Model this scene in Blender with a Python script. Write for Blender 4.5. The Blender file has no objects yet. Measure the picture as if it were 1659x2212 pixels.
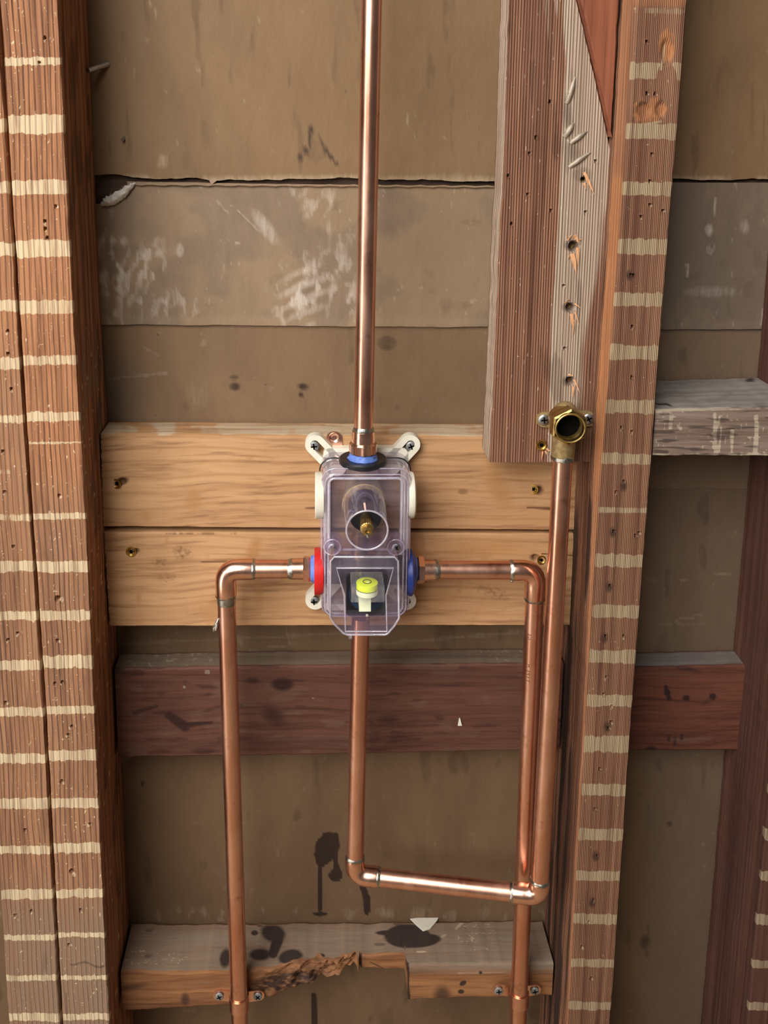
import bpy, math, random
import numpy as np
from mathutils import Vector, Matrix

random.seed(7)
rng = np.random.default_rng(7)
scene = bpy.context.scene
COL = scene.collection

# ------------------------------------------------------------------ camera
# pinhole solved from the photo's vanishing points (frame 1659 x 2212)
F, CX, CY = 2070.0, 740.0, 630.0
CAM = np.array([0.0, -0.74, 1.5])
n_ = np.array([690 - CX, 250 - CY, F]); n_ /= np.linalg.norm(n_)          # into the wall  (+Y)
d_ = np.array([680 - CX, 11500 - CY, F]); d_ -= n_ * d_.dot(n_); d_ /= np.linalg.norm(d_)   # down (-Z)
r_ = np.cross(d_, n_)                                                     # right (+X)
cam_data = bpy.data.cameras.new('camera')
cam = bpy.data.objects.new('camera', cam_data)
COL.objects.link(cam)
ax = lambda i: Vector((r_[i], n_[i], -d_[i]))
m3 = Matrix((ax(0), -ax(1), -ax(2))).transposed()
cam.matrix_world = Matrix.Translation(Vector(CAM)) @ m3.to_4x4()
cam_data.sensor_fit = 'VERTICAL'
cam_data.sensor_height = 36.0
cam_data.lens = F / 2212.0 * 36.0
cam_data.shift_x = (829.5 - CX) / 2212.0
cam_data.shift_y = -(1106.0 - CY) / 2212.0
cam_data.clip_start = 0.02
scene.camera = cam


def A(px, py, Y):
    """world point on the wall-parallel plane y = Y that was measured at (px, py) in the photo"""
    q = np.array([px - CX, py - CY, F])
    w = np.array([r_.dot(q), n_.dot(q), -d_.dot(q)])
    t = (Y - CAM[1]) / w[1]
    return CAM + w * t


def PX(P):
    """measurement coordinates of world points (N,3) - used to lay out marks on surfaces"""
    P = np.asarray(P) - CAM
    q = P[:, 0:1] * r_ + P[:, 1:2] * n_ - P[:, 2:3] * d_
    return q[:, 0] / q[:, 2] * F + CX, q[:, 1] / q[:, 2] * F + CY


# ------------------------------------------------------------------ light
world = bpy.data.worlds.new('world')
scene.world = world
world.use_nodes = True
bg = world.node_tree.nodes['Background']
bg.inputs[0].default_value = (1.0, 0.95, 0.9, 1)
bg.inputs[1].default_value = 0.085


def area(name, loc, aim, sx, sy, power, col):
    l = bpy.data.lights.new(name, 'AREA')
    l.shape = 'RECTANGLE'; l.size = sx; l.size_y = sy; l.energy = power; l.color = col
    o = bpy.data.objects.new(name, l); COL.objects.link(o)
    o.location = loc
    o.rotation_euler = (Vector(aim) - Vector(loc)).to_track_quat('-Z', 'Y').to_euler()
    return o


area('window_daylight', (-0.95, -1.7, 2.6), (0.0, 0.05, 1.2), 1.5, 1.8, 112, (1.0, 0.965, 0.93))
area('added_pipe_highlight_strip', (-1.7, -1.25, 1.0), (0.0, 0.0, 1.05), 0.5, 2.0, 17, (1.0, 0.96, 0.92))  # added strip light, no real opening: puts long highlights on the pipes
scene.cycles.transparent_max_bounces = 32
scene.view_settings.view_transform = 'Standard'
scene.view_settings.look = 'None'
scene.view_settings.exposure = -0.12
scene.view_settings.gamma = 1.0
scene.view_settings.use_curve_mapping = False


# ------------------------------------------------------------------ numpy noise
def _hash(ix, iy, iz, seed):
    h = (ix * 374761393 + iy * 668265263 + iz * 2147483647 + seed * 974711) & 0xFFFFFFFF
    h = ((h ^ (h >> 13)) * 1274126177) & 0xFFFFFFFF
    h = h ^ (h >> 16)
    return (h & 0xFFFFFF) / float(0xFFFFFF)


def vnoise(x, y, z=0.0, seed=0):
    x, y, z = np.broadcast_arrays(np.asarray(x, float), np.asarray(y, float), np.asarray(z, float))
    ix, iy, iz = np.floor(x).astype(np.int64), np.floor(y).astype(np.int64), np.floor(z).astype(np.int64)
    fx, fy, fz = x - ix, y - iy, z - iz
    fx, fy, fz = [t * t * (3 - 2 * t) for t in (fx, fy, fz)]
    r = 0
    for dx in (0, 1):
        for dy in (0, 1):
            for dz in (0, 1):
                w = (fx if dx else 1 - fx) * (fy if dy else 1 - fy) * (fz if dz else 1 - fz)
                r = r + w * _hash(ix + dx, iy + dy, iz + dz, seed)
    return r


def fbm(x, y, z=0.0, seed=0, octv=3):
    r, a, t = 0, 1.0, 0
    for k in range(octv):
        r = r + a * vnoise(x * 2 ** k, y * 2 ** k, np.asarray(z) * 2 ** k, seed + k)
        t += a; a *= 0.5
    return r / t


def sstep(a, b, x):
    t = np.clip((x - a) / (b - a), 0, 1)
    return t * t * (3 - 2 * t)


# mark primitives, in measurement coordinates
def ell(px, py, cx, cy, rx, ry, ang=0, soft=0.35):
    c, s = math.cos(math.radians(ang)), math.sin(math.radians(ang))
    dx, dy = px - cx, py - cy
    u, v = (dx * c + dy * s) / rx, (-dx * s + dy * c) / ry
    return 1 - sstep(1 - soft, 1 + soft, np.sqrt(u * u + v * v))


def seg(px, py, x0, y0, x1, y1, w0, w1=None, soft=0.4):
    w1 = w0 if w1 is None else w1
    L2 = (x1 - x0) ** 2 + (y1 - y0) ** 2
    t = np.clip(((px - x0) * (x1 - x0) + (py - y0) * (y1 - y0)) / L2, 0, 1)
    d = np.hypot(px - x0 - t * (x1 - x0), py - y0 - t * (y1 - y0)) / (w0 + (w1 - w0) * t)
    return 1 - sstep(1 - soft, 1 + soft, d)


def mx(*a):
    r = a[0]
    for b in a[1:]:
        r = np.maximum(r, b)
    return r


# ------------------------------------------------------------------ materials
def srgb(r, g, b):
    f = lambda c: (c / 12.92 if c <= 0.04045 else ((c + 0.055) / 1.055) ** 2.4)
    return (f(r / 255), f(g / 255), f(b / 255), 1.0)


class NT:
    def __init__(s, name):
        s.m = bpy.data.materials.new(name); s.m.use_nodes = True
        s.t = s.m.node_tree; s.bsdf = s.t.nodes['Principled BSDF']; s.out = s.t.nodes['Material Output']

    def n(s, typ, ins=None, **props):
        nd = s.t.nodes.new(typ)
        for k, v in props.items():
            setattr(nd, k, v)
        for k, v in (ins or {}).items():
            s.set(nd.inputs[k], v)
        return nd

    def set(s, sock, v):
        if isinstance(v, bpy.types.NodeSocket):
            s.t.links.new(v, sock)
        else:
            sock.default_value = v

    def math(s, op, a, b=0.0, c=None, clamp=False):
        nd = s.n('ShaderNodeMath', operation=op, use_clamp=clamp)
        s.set(nd.inputs[0], a); s.set(nd.inputs[1], b)
        if c is not None: s.set(nd.inputs[2], c)
        return nd.outputs[0]

    def mix(s, f, a, b, mode='MIX'):
        nd = s.n('ShaderNodeMix', data_type='RGBA', blend_type=mode)
        s.set(nd.inputs[0], f); s.set(nd.inputs[6], a); s.set(nd.inputs[7], b)
        return nd.outputs[2]

    def noise(s, vec, scale=1.0, detail=3.0, rough=0.55, dist=0.0):
        nd = s.n('ShaderNodeTexNoise', {'Scale': scale, 'Detail': detail, 'Roughness': rough, 'Distortion': dist, 'Vector': vec})
        return nd.outputs[0]

    def mapping(s, vec, scale, loc=(0, 0, 0)):
        return s.n('ShaderNodeMapping', {'Vector': vec, 'Scale': scale, 'Location': loc}).outputs[0]

    def range(s, v, a, b, c=0.0, d=1.0):
        return s.n('ShaderNodeMapRange', {0: v, 1: a, 2: b, 3: c, 4: d}).outputs[0]


def wood(name, dark, light, axis='Z', across=160, along=3.5, ridge=0.0, ridge_amt=0.0, contrast=(0.36, 0.66),
         pale=(200, 178, 142), stain=(38, 26, 22), tint=(128, 112, 98), bump=0.35, rough=0.75, warp=0.0, spec=0.25,
         pale_lo=0.42, pale_hi=0.62, ridge_pow=1.0):
    m = NT(name)
    tc = m.n('ShaderNodeTexCoord').outputs['Object']
    if warp:
        w = m.n('ShaderNodeTexNoise', {'Scale': 7.0, 'Detail': 2.0, 'Vector': tc}).outputs[1]
        w = m.n('ShaderNodeVectorMath', {0: w, 1: (0.5, 0.5, 0.5)}, operation='SUBTRACT').outputs[0]
        wv = (warp, warp, warp * 0.2) if axis == 'Z' else (warp * 0.2, warp, warp)
        w = m.n('ShaderNodeVectorMath', {0: w, 1: wv}, operation='MULTIPLY').outputs[0]
        vec = m.n('ShaderNodeVectorMath', {0: tc, 1: w}, operation='ADD').outputs[0]
    else:
        vec = tc
    sc = lambda a, l: (a, a, l) if axis == 'Z' else (l, a, a)
    n1 = m.noise(m.mapping(vec, sc(across, along)), 1.0, 4.0, 0.6, 0.3)
    n2 = m.noise(m.mapping(vec, sc(across * 0.16, along * 0.7), (3, 1, 2)), 1.0, 3.0, 0.55, 0.4)
    n3 = m.noise(m.mapping(vec, sc(across * 5, along * 9)), 1.0, 2.0, 0.6)
    n4 = m.noise(m.mapping(tc, (14, 14, 14), (5, 2, 8)), 1.0, 4.0, 0.6)
    g = m.math('MULTIPLY_ADD', n1, 0.55, m.math('MULTIPLY_ADD', n2, 0.3, m.math('MULTIPLY', n3, 0.15)))
    g = m.range(g, contrast[0], contrast[1])
    bumpv = m.math('MULTIPLY_ADD', n1, 0.6, m.math('MULTIPLY', n3, 0.5))
    if ridge:
        sp = m.n('ShaderNodeSeparateXYZ', {0: vec})
        u = m.math('MULTIPLY_ADD', sp.outputs[1], 0.3, sp.outputs[0]) if axis == 'Z' else m.math('MULTIPLY_ADD', sp.outputs[1], 0.3, sp.outputs[2])
        ph = m.math('MULTIPLY_ADD', u, 2 * math.pi / ridge, m.math('MULTIPLY', n2, 16.0))
        rg = m.math('MULTIPLY_ADD', m.math('SINE', ph), 0.5, 0.5)
        rg = m.math('POWER', rg, ridge_pow) if ridge_pow != 1.0 else rg
        rg = m.math('MULTIPLY', rg, m.range(n1, 0.25, 0.65))
        g = m.math('MULTIPLY_ADD', m.math('SUBTRACT', rg, 0.4), ridge_amt, g, clamp=True)
        bumpv = m.math('MULTIPLY_ADD', rg, 1.3, bumpv)
    col = m.mix(g, srgb(*dark), srgb(*light))
    n5 = m.noise(m.mapping(vec, sc(across * 2.2, along * 3.5), (7, 7, 1)), 1.0, 3.0, 0.7)
    col = m.mix(m.range(n5, 0.50, 0.68, 0.0, 0.8), col, m.mix(1.0, col, (0.5, 0.44, 0.42, 1), 'MULTIPLY'))
    col = m.mix(m.range(n5, 0.42, 0.26, 0.0, 0.4), col, m.mix(0.5, col, srgb(*tint)))
    col = m.mix(m.range(n4, 0.3, 0.75, 0.0, 0.45), col, m.mix(1.0, col, (0.62, 0.55, 0.52, 1), 'MULTIPLY'))
    at = m.n('ShaderNodeAttribute', attribute_name='mask')
    s3 = m.n('ShaderNodeSeparateColor', {0: at.outputs[0]})
    fine = m.math('MULTIPLY_ADD', n1, 0.9, m.math('MULTIPLY', n3, 0.5))          # ~0.7 mean
    fac = lambda ch, lo, hi: m.range(m.math('MULTIPLY', s3.outputs[ch], m.math('ADD', fine, 0.3)), lo, hi)
    # B: weathered tint follows the ridges
    tf = m.math('MULTIPLY', fac(2, 0.15, 0.75), m.math('MULTIPLY_ADD', g, 0.6, 0.4))
    col = m.mix(tf, col, srgb(*tint))
    col = m.mix(m.math('MULTIPLY', fac(0, pale_lo, pale_hi), m.range(n5, 0.42, 0.66, 0.88, 0.25)), col, m.mix(m.math('MULTIPLY', g, 0.55), srgb(*[c * 0.82 for c in pale]), srgb(*pale)))
    col = m.mix(m.math('MULTIPLY', fac(1, 0.2, 0.75), 0.9), col, srgb(*stain))
    m.set(m.bsdf.inputs['Base Color'], col)
    m.bsdf.inputs['Roughness'].default_value = rough
    m.bsdf.inputs['Specular IOR Level'].default_value = spec
    b = m.n('ShaderNodeBump', {'Strength': bump, 'Distance': 0.0012, 'Height': bumpv})
    m.set(m.bsdf.inputs['Normal'], b.outputs[0])
    return m.m


def paper(name, base, base2, scuff, stain, tint=(90, 80, 72)):
    m = NT(name)
    tc = m.n('ShaderNodeTexCoord').outputs['Object']
    a = m.noise(m.mapping(tc, (9, 9, 5)), 1.0, 5.0, 0.6, 0.5)
    b = m.noise(m.mapping(tc, (90, 90, 40)), 1.0, 4.0, 0.6)
    c = m.noise(m.mapping(tc, (900, 900, 900)), 1.0, 2.0, 0.6)
    st = m.noise(m.mapping(tc, (300, 300, 60)), 1.0, 3.0, 0.65, 0.6)
    col = m.mix(m.range(a, 0.3, 0.7), srgb(*base), srgb(*base2))
    col = m.mix(m.range(b, 0.4, 0.8, 0.0, 0.25), col, m.mix(1.0, col, (0.72, 0.68, 0.62, 1), 'MULTIPLY'))
    col = m.mix(m.range(c, 0.35, 0.75, 0.0, 0.2), col, m.mix(1.0, col, (0.8, 0.78, 0.72, 1), 'MULTIPLY'))
    at = m.n('ShaderNodeAttribute', attribute_name='mask')
    s3 = m.n('ShaderNodeSeparateColor', {0: at.outputs[0]})
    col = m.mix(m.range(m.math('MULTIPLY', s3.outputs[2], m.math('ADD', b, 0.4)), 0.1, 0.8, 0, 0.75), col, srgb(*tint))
    rf = m.range(m.math('MULTIPLY', s3.outputs[0], m.math('MULTIPLY_ADD', st, 1.7, 0.0)), 0.2, 1.25, 0, 0.7)
    col = m.mix(rf, col, srgb(*scuff))
    gf = m.range(m.math('MULTIPLY', s3.outputs[1], m.math('ADD', b, 0.5)), 0.25, 0.8, 0, 0.9)
    col = m.mix(gf, col, srgb(*stain))
    m.set(m.bsdf.inputs['Base Color'], col)
    m.bsdf.inputs['Roughness'].default_value = 0.62
    m.bsdf.inputs['Specular IOR Level'].default_value = 0.25
    hb = m.math('MULTIPLY_ADD', b, 1.0, m.math('MULTIPLY_ADD', a, 1.5, m.math('MULTIPLY', c, 0.15)))
    bp = m.n('ShaderNodeBump', {'Strength': 0.35, 'Distance': 0.0015, 'Height': hb})
    m.set(m.bsdf.inputs['Normal'], bp.outputs[0])
    return m.m


def metal(name, col, col2, rough=0.28, scale=40, stretch=1.0, bump=0.05, spots=None, metallic=1.0):
    m = NT(name)
    tc = m.n('ShaderNodeTexCoord').outputs['Object']
    a = m.noise(m.mapping(tc, (scale, scale, scale * stretch)), 1.0, 4.0, 0.6, 0.6)
    b = m.noise(m.mapping(tc, (scale * 9, scale * 9, scale * 9 * stretch)), 1.0, 3.0, 0.6)
    c = m.mix(m.range(m.math('MULTIPLY_ADD', b, 0.2, m.math('MULTIPLY', a, 0.8)), 0.34, 0.66), srgb(*col2), srgb(*col))
    if spots:
        c = m.mix(m.range(m.noise(m.mapping(tc, (scale * 2.2,) * 3, (9, 4, 1)), 1.0, 3.0, 0.65), 0.6, 0.75, 0, 0.6), c, srgb(*spots))
    m.set(m.bsdf.inputs['Base Color'], c)
    m.bsdf.inputs['Metallic'].default_value = metallic
    m.set(m.bsdf.inputs['Roughness'], m.range(a, 0.3, 0.7, rough * 0.85, rough * 1.25))
    bp = m.n('ShaderNodeBump', {'Strength': bump, 'Distance': 0.0008, 'Height': m.math('MULTIPLY_ADD', b, 0.5, a)})
    m.set(m.bsdf.inputs['Normal'], bp.outputs[0])
    return m.m


def plastic(name, col, rough=0.4, sss=0.0, var=0.12):
    m = NT(name)
    tc = m.n('ShaderNodeTexCoord').outputs['Object']
    a = m.noise(m.mapping(tc, (120, 120, 120)), 1.0, 3.0, 0.6)
    m.set(m.bsdf.inputs['Base Color'], m.mix(m.range(a, 0.3, 0.7, 0, var * 2), srgb(*col), srgb(*[c * 0.75 for c in col])))
    m.bsdf.inputs['Roughness'].default_value = rough
    if rough > .68: m.bsdf.inputs['Specular IOR Level'].default_value = 0.05
    if sss:
        m.bsdf.inputs['Subsurface Weight'].default_value = sss
        m.bsdf.inputs['Subsurface Radius'].default_value = (0.003, 0.003, 0.002)
    return m.m


def clear_plastic(name, tint, gloss=1.0, haze=0.1, hazecol=(200, 190, 205), ior=1.5):
    m = NT(name)
    m.t.nodes.remove(m.bsdf)
    tr = m.n('ShaderNodeBsdfTransparent', {0: tint})
    gl = m.n('ShaderNodeBsdfGlossy', {'Color': (1, 1, 1, 1), 'Roughness': 0.06})
    df = m.n('ShaderNodeBsdfDiffuse', {'Color': srgb(*hazecol)})
    tc = m.n('ShaderNodeTexCoord').outputs['Object']
    nz = m.noise(m.mapping(tc, (60, 60, 60)), 1.0, 4.0, 0.6)
    a = m.n('ShaderNodeMixShader', {0: m.range(nz, 0.3, 0.75, haze * 0.5, haze * 1.5), 1: tr.outputs[0], 2: df.outputs[0]})
    lw = m.n('ShaderNodeLayerWeight', {'Blend': 0.5})
    fr = m.math('MULTIPLY_ADD', m.math('POWER', lw.outputs['Facing'], 5.0), 0.9, 0.04)
    b = m.n('ShaderNodeMixShader', {0: m.math('MULTIPLY', fr, gloss, clamp=True), 1: a.outputs[0], 2: gl.outputs[0]})
    m.set(m.out.inputs[0], b.outputs[0])
    return m.m


# ------------------------------------------------------------------ mesh helpers
WB = {}                          # world position of every object's origin


def make_obj(name, V, faces, mat, parent=None, base=None, mask=None, smooth=True, sharp=35):
    V = np.asarray(V, dtype=np.float64)
    me = bpy.data.meshes.new(name)
    if base is None:
        base = np.zeros(3)
    base = np.asarray(base, float)
    pb = WB[parent.name] if parent is not None else np.zeros(3)
    me.from_pydata((V - base).tolist() if len(V) < 4000 else [], [], faces if len(V) < 4000 else [])
    if len(V) >= 4000:
        Fq = np.asarray(faces, dtype=np.int32)
        k = Fq.shape[1]
        me.vertices.add(len(V)); me.vertices.foreach_set('co', (V - base).astype(np.float32).ravel())
        me.loops.add(Fq.size); me.loops.foreach_set('vertex_index', Fq.ravel())
        me.polygons.add(len(Fq)); me.polygons.foreach_set('loop_start', np.arange(0, Fq.size, k, dtype=np.int32))
        me.update(calc_edges=True)
    if mask is not None:
        at = me.color_attributes.new('mask', 'FLOAT_COLOR', 'POINT')
        mk = np.ones((len(V), 4), np.float32); mk[:, :3] = mask
        at.data.foreach_set('color', mk.ravel())
    if smooth:
        me.polygons.foreach_set('use_smooth', np.ones(len(me.polygons), bool))
        me.set_sharp_from_angle(angle=math.radians(sharp))
    me.update()
    me.materials.append(mat)
    o = bpy.data.objects.new(name, me)
    COL.objects.link(o)
    o.location = Vector(base - pb)
    WB[o.name] = base
    if parent is not None:
        o.parent = parent
    return o


def tag(o, label=None, cat=None, group=None, kind=None):
    if label: o['label'] = label
    if cat: o['category'] = cat
    if group: o['group'] = group
    if kind: o['kind'] = kind
    return o


def empty(name, loc, label, cat, group=None):
    o = bpy.data.objects.new(name, None); COL.objects.link(o)
    o.location = Vector(loc); o.empty_display_size = 0.02
    WB[o.name] = np.asarray(loc, float)
    return tag(o, label, cat, group)


def frame(axis):
    a = np.asarray(axis, float); a = a / np.linalg.norm(a)
    h = np.array([0, 0, 1.0]) if abs(a[2]) < 0.9 else np.array([1.0, 0, 0])
    u = np.cross(h, a); u /= np.linalg.norm(u)
    return a, u, np.cross(a, u)


class MB:
    def __init__(s):
        s.v, s.f = [], []

    def add(s, V, Fs):
        b = len(s.v)
        s.v.extend([tuple(map(float, p)) for p in V])
        s.f.extend([tuple(i + b for i in f) for f in Fs])
        return s

    def lathe(s, c, axis, prof, seg=40, closed=False, phase=0.0, wob=None):
        """prof: (axial, radius) list"""
        a, u, w = frame(axis); c = np.asarray(c, float)
        V, Fs = [], []
        for k, (h, r) in enumerate(prof):
            for i in range(seg):
                t = 2 * math.pi * i / seg + phase
                rr = r * (1 + (wob(t, h) if wob else 0))
                V.append(c + a * h + (u * math.cos(t) + w * math.sin(t)) * rr)
        n = len(prof)
        for k in range(n - 1 + (1 if closed else 0)):
            k2 = (k + 1) % n
            for i in range(seg):
                j = (i + 1) % seg
                Fs.append((k * seg + i, k * seg + j, k2 * seg + j, k2 * seg + i))
        if not closed:
            if prof[0][1] > 1e-6: Fs.append(tuple(range(seg))[::-1])
            if prof[-1][1] > 1e-6: Fs.append(tuple((n - 1) * seg + i for i in range(seg)))
        return s.add(V, Fs)

    def tube(s, pts, rad, seg=16, caps=True, flat=None):
        pts = [np.asarray(p, float) for p in pts]; n = len(pts)
        rad = [rad] * n if np.isscalar(rad) else list(rad)
        V, Fs = [], []
        u = None
        for k in range(n):
            t = pts[min(k + 1, n - 1)] - pts[max(k - 1, 0)]; t = t / np.linalg.norm(t)
            if u is None:
                _, u, w = frame(t)
            u = u - t * u.dot(t); u /= np.linalg.norm(u); w = np.cross(t, u)
            for i in range(seg):
                th = 2 * math.pi * i / seg
                V.append(pts[k] + (u * math.cos(th) + w * math.sin(th)) * rad[k])
        for k in range(n - 1):
            for i in range(seg):
                j = (i + 1) % seg
                Fs.append((k * seg + i, k * seg + j, (k + 1) * seg + j, (k + 1) * seg + i))
        if caps:
            Fs.append(tuple(range(seg))[::-1]); Fs.append(tuple((n - 1) * seg + i for i in range(seg)))
        return s.add(V, Fs)

    def loop(s, pts, r, seg=8):
        """closed tube"""
        pts = [np.asarray(p, float) for p in pts]; n = len(pts)
        V, Fs = [], []; u = None
        for k in range(n):
            t = pts[(k + 1) % n] - pts[k - 1]; t = t / np.linalg.norm(t)
            if u is None: _, u, w = frame(t)
            u = u - t * u.dot(t); u /= np.linalg.norm(u); w = np.cross(t, u)
            for i in range(seg):
                th = 2 * math.pi * i / seg
                V.append(pts[k] + (u * math.cos(th) + w * math.sin(th)) * r)
        for k in range(n):
            k2 = (k + 1) % n
            for i in range(seg):
                j = (i + 1) % seg
                Fs.append((k * seg + i, k * seg + j, k2 * seg + j, k2 * seg + i))
        return s.add(V, Fs)

    def prism(s, poly, ext):
        """poly: 3D outline, ext: extrude vector"""
        P = [np.asarray(p, float) for p in poly]; e = np.asarray(ext, float); n = len(P)
        return s.add(P + [p + e for p in P], [tuple(range(n))[::-1], tuple(range(n, 2 * n))] +
                     [(i, (i + 1) % n, n + (i + 1) % n, n + i) for i in range(n)])

    def ringprism(s, outer, inner, ext):
        n = len(outer); e = np.asarray(ext, float)
        P = [np.asarray(p, float) for p in list(outer) + list(inner)]
        V = P + [p + e for p in P]; N = 2 * n
        Fs = []
        for i in range(n):
            j = (i + 1) % n
            Fs += [(i, n + i, n + j, j), (N + i, N + j, N + n + j, N + n + i), (i, j, N + j, N + i), (n + i, N + n + i, N + n + j, n + j)]
        return s.add(V, Fs)

    def build(s, name, mat, parent=None, base=None, smooth=True, sharp=35):
        V = np.array(s.v)
        if base is None:
            base = V.mean(0)
        o = make_obj(name, V, s.f, mat, parent, base, None, smooth, sharp)
        import bmesh
        bm = bmesh.new(); bm.from_mesh(o.data)
        bmesh.ops.recalc_face_normals(bm, faces=bm.faces[:])
        bm.to_mesh(o.data); bm.free()
        if smooth:
            o.data.set_sharp_from_angle(angle=math.radians(sharp))
        return o


def rrect(x0, x1, z0, z1, r, n=6):
    """rounded rectangle outline in (x, z), counter-clockwise"""
    out = []
    for cx, cz, a0 in ((x1 - r, z1 - r, 0), (x0 + r, z1 - r, 90), (x0 + r, z0 + r, 180), (x1 - r, z0 + r, 270)):
        for k in range(n + 1):
            a = math.radians(a0 + 90 * k / n)
            out.append((cx + r * math.cos(a), cz + r * math.sin(a)))
    return out


def lin(pts, Y, axis):
    """edge through measured points on plane Y: returns f(t) with t = z (axis 'Z') or x (axis 'X')"""
    W = np.array([A(p[0], p[1], Y) for p in pts])
    t, v = (W[:, 2], W[:, 0]) if axis == 'Z' else (W[:, 0], W[:, 2])
    o = np.argsort(t); t, v = t[o], v[o]

    def f(q):
        q = np.asarray(q, float)
        r = np.interp(q, t, v)
        r = np.where(q < t[0], v[0] + (q - t[0]) * (v[1] - v[0]) / (t[1] - t[0]), r)
        r = np.where(q > t[-1], v[-1] + (q - t[-1]) * (v[-1] - v[-2]) / (t[-1] - t[-2]), r)
        return r
    return f


def stations(t0, t1, d0, d1, fine, coarse):
    """positions along a board: fine between d0 and d1, coarse outside"""
    out = []
    if t0 < d0: out += list(np.arange(t0, d0, coarse))
    a, b = max(t0, d0), min(t1, d1)
    out += list(np.linspace(a, b, max(2, int((b - a) / fine))))
    if t1 > d1: out += list(np.arange(d1 + coarse, t1, coarse)) + [t1]
    return np.array(out)


def board(name, axis, ea, eb, ts, Yf, Yb, mat, nf=60, ns=10, rad=0.0012, jit=0.0003, pits=(), chamfer=None, marks=None,
          parent=None, seed=1, yfun=None, rough_amp=0.00015, endcut=None):
    """lofted board. axis 'Z': ea = left edge x(z), eb = right edge x(z). axis 'X': ea = top edge z(x), eb = bottom edge z(x)."""
    ts = np.asarray(ts, float)
    n = len(ts)
    a, b = ea(ts), eb(ts)
    jn = lambda s_: (fbm(ts * 60, 0.5, 0, seed + s_) - 0.5) * 2 * jit * 2
    a = a + jn(1); b = b + jn(2)
    u = np.linspace(0, 1, nf)
    sgn = 1.0 if axis == 'Z' else -1.0
    W = np.abs(b - a)[:, None]
    front = a[:, None] + (b - a)[:, None] * u[None]
    dl, dr = u[None] * W, (1 - u[None]) * W
    rnd = lambda d: rad * (1 - np.sqrt(np.clip(1 - np.clip(1 - d / rad, 0, 1) ** 2, 0, 1)))
    yf = Yf + rnd(dl) + rnd(dr)
    yf = yf + (fbm(front * 90, ts[:, None] * 30, 0, seed + 5, 2) - 0.5) * 2 * rough_amp
    if chamfer is not None:
        yf = yf + np.clip(chamfer(ts)[:, None] - dl, 0, None) * 0.5
    if yfun is not None:
        yf = yf + yfun(front, ts[:, None] + 0 * front)
    T = np.repeat(ts[:, None], nf, 1)
    P3 = (lambda c, y, t: np.stack([c, y, t], -1)) if axis == 'Z' else (lambda c, y, t: np.stack([t, y, c], -1))
    if pits:
        px, py = PX(P3(front, yf, T).reshape(-1, 3)); px = px.reshape(front.shape); py = py.reshape(front.shape)
        for p in pits:
            cx, cy, r, dep = p[:4]
            el = p[4] if len(p) > 4 else 1.0
            d = np.hypot(px - cx, (py - cy) / el) / r
            yf = yf + dep * (1 - sstep(0.45, 1.05, d)) - (0.0005 if r < 8 else 0.0) * np.exp(-((d - 1.25) / 0.25) ** 2)
    # sides
    v = np.linspace(0, 1, ns + 2)[1:-1]
    right = P3(np.repeat(front[:, -1:], ns, 1), yf[:, -1:] + (Yb - yf[:, -1:]) * v[None], T[:, :1] + 0 * v[None])
    left = P3(np.repeat(front[:, :1], ns, 1), yf[:, :1] + (Yb - yf[:, :1]) * v[None][:, ::-1], T[:, :1] + 0 * v[None])
    bk = np.linspace(1, 0, 3)
    back = P3(a[:, None] + (b - a)[:, None] * bk[None], np.full((n, 3), Yb), T[:, :1] + 0 * bk[None])
    ring = np.concatenate([P3(front, yf, T), right, back, left], 1)
    k = ring.shape[1]
    V = ring.reshape(-1, 3).copy()
    if endcut is not None:
        V = endcut(V)
    face_id = np.tile(np.concatenate([np.zeros(nf), np.ones(ns), np.full(3, 2), np.full(ns, 3)]), n).astype(int)
    i = np.arange(n - 1)[:, None] * k; j = np.arange(k)[None]; j2 = (np.arange(k) + 1)[None] % k
    Q = np.stack([i + j, i + j2, i + k + j2, i + k + j], -1).reshape(-1, 4)
    # end caps: strip of quads across the section (front point to back edge)
    caps = []
    for e in (0, n - 1):
        o = e * k
        idx = np.arange(k)
        rev = lambda q: q if e == 0 else q[::-1]
        bpt = o + nf + ns            # back right
        bpl = o + nf + ns + 2        # back left
        half = nf // 2
        for q in range(half, nf - 1): caps.append(rev((o + q, bpt, bpt, o + q + 1)))
        for q in range(0, half): caps.append(rev((o + q, bpl, bpl, o + q + 1)))
        caps.append(rev((o + half, bpl, o + nf + ns + 1, bpt)))
        chain = [o + nf - 1] + [o + nf + q for q in range(ns)] + [bpt]
        for q in range(len(chain) - 2): caps.append(rev((chain[q], bpt, bpt, chain[q + 1])))
    good = []
    V2 = list(V)
    tri = []
    for q in caps:
        s_ = []
        for t in q:
            if t not in s_: s_.append(t)
        tri.append(s_)
    # degenerate quads written as triangles via a duplicated mid vertex
    extra = []
    for s_ in tri:
        if len(s_) == 4: extra.append(s_)
        elif len(s_) == 3:
            mid = (V[s_[0]] + V[s_[1]]) / 2
            V2.append(mid); extra.append([s_[0], len(V2) - 1, s_[1], s_[2]])
    V = np.array(V2)
    face_id = np.concatenate([face_id, np.full(len(V) - len(face_id), 4)])
    Q = np.concatenate([Q, np.array(extra)], 0)
    # orientation
    P = V[Q]
    vol = np.einsum('ij,ij->i', P[:, 0], np.cross(P[:, 1], P[:, 2])) + np.einsum('ij,ij->i', P[:, 0], np.cross(P[:, 2], P[:, 3]))
    side = Q[: (n - 1) * k]
    c = V[: n * k].mean(0)
    Pn = V[side] - c
    vv = (np.einsum('ij,ij->i', Pn[:, 0], np.cross(Pn[:, 1], Pn[:, 2])) + np.einsum('ij,ij->i', Pn[:, 0], np.cross(Pn[:, 2], Pn[:, 3]))).sum()
    if vv < 0: Q = Q[:, ::-1]
    mask = np.zeros((len(V), 3), np.float32)
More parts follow.
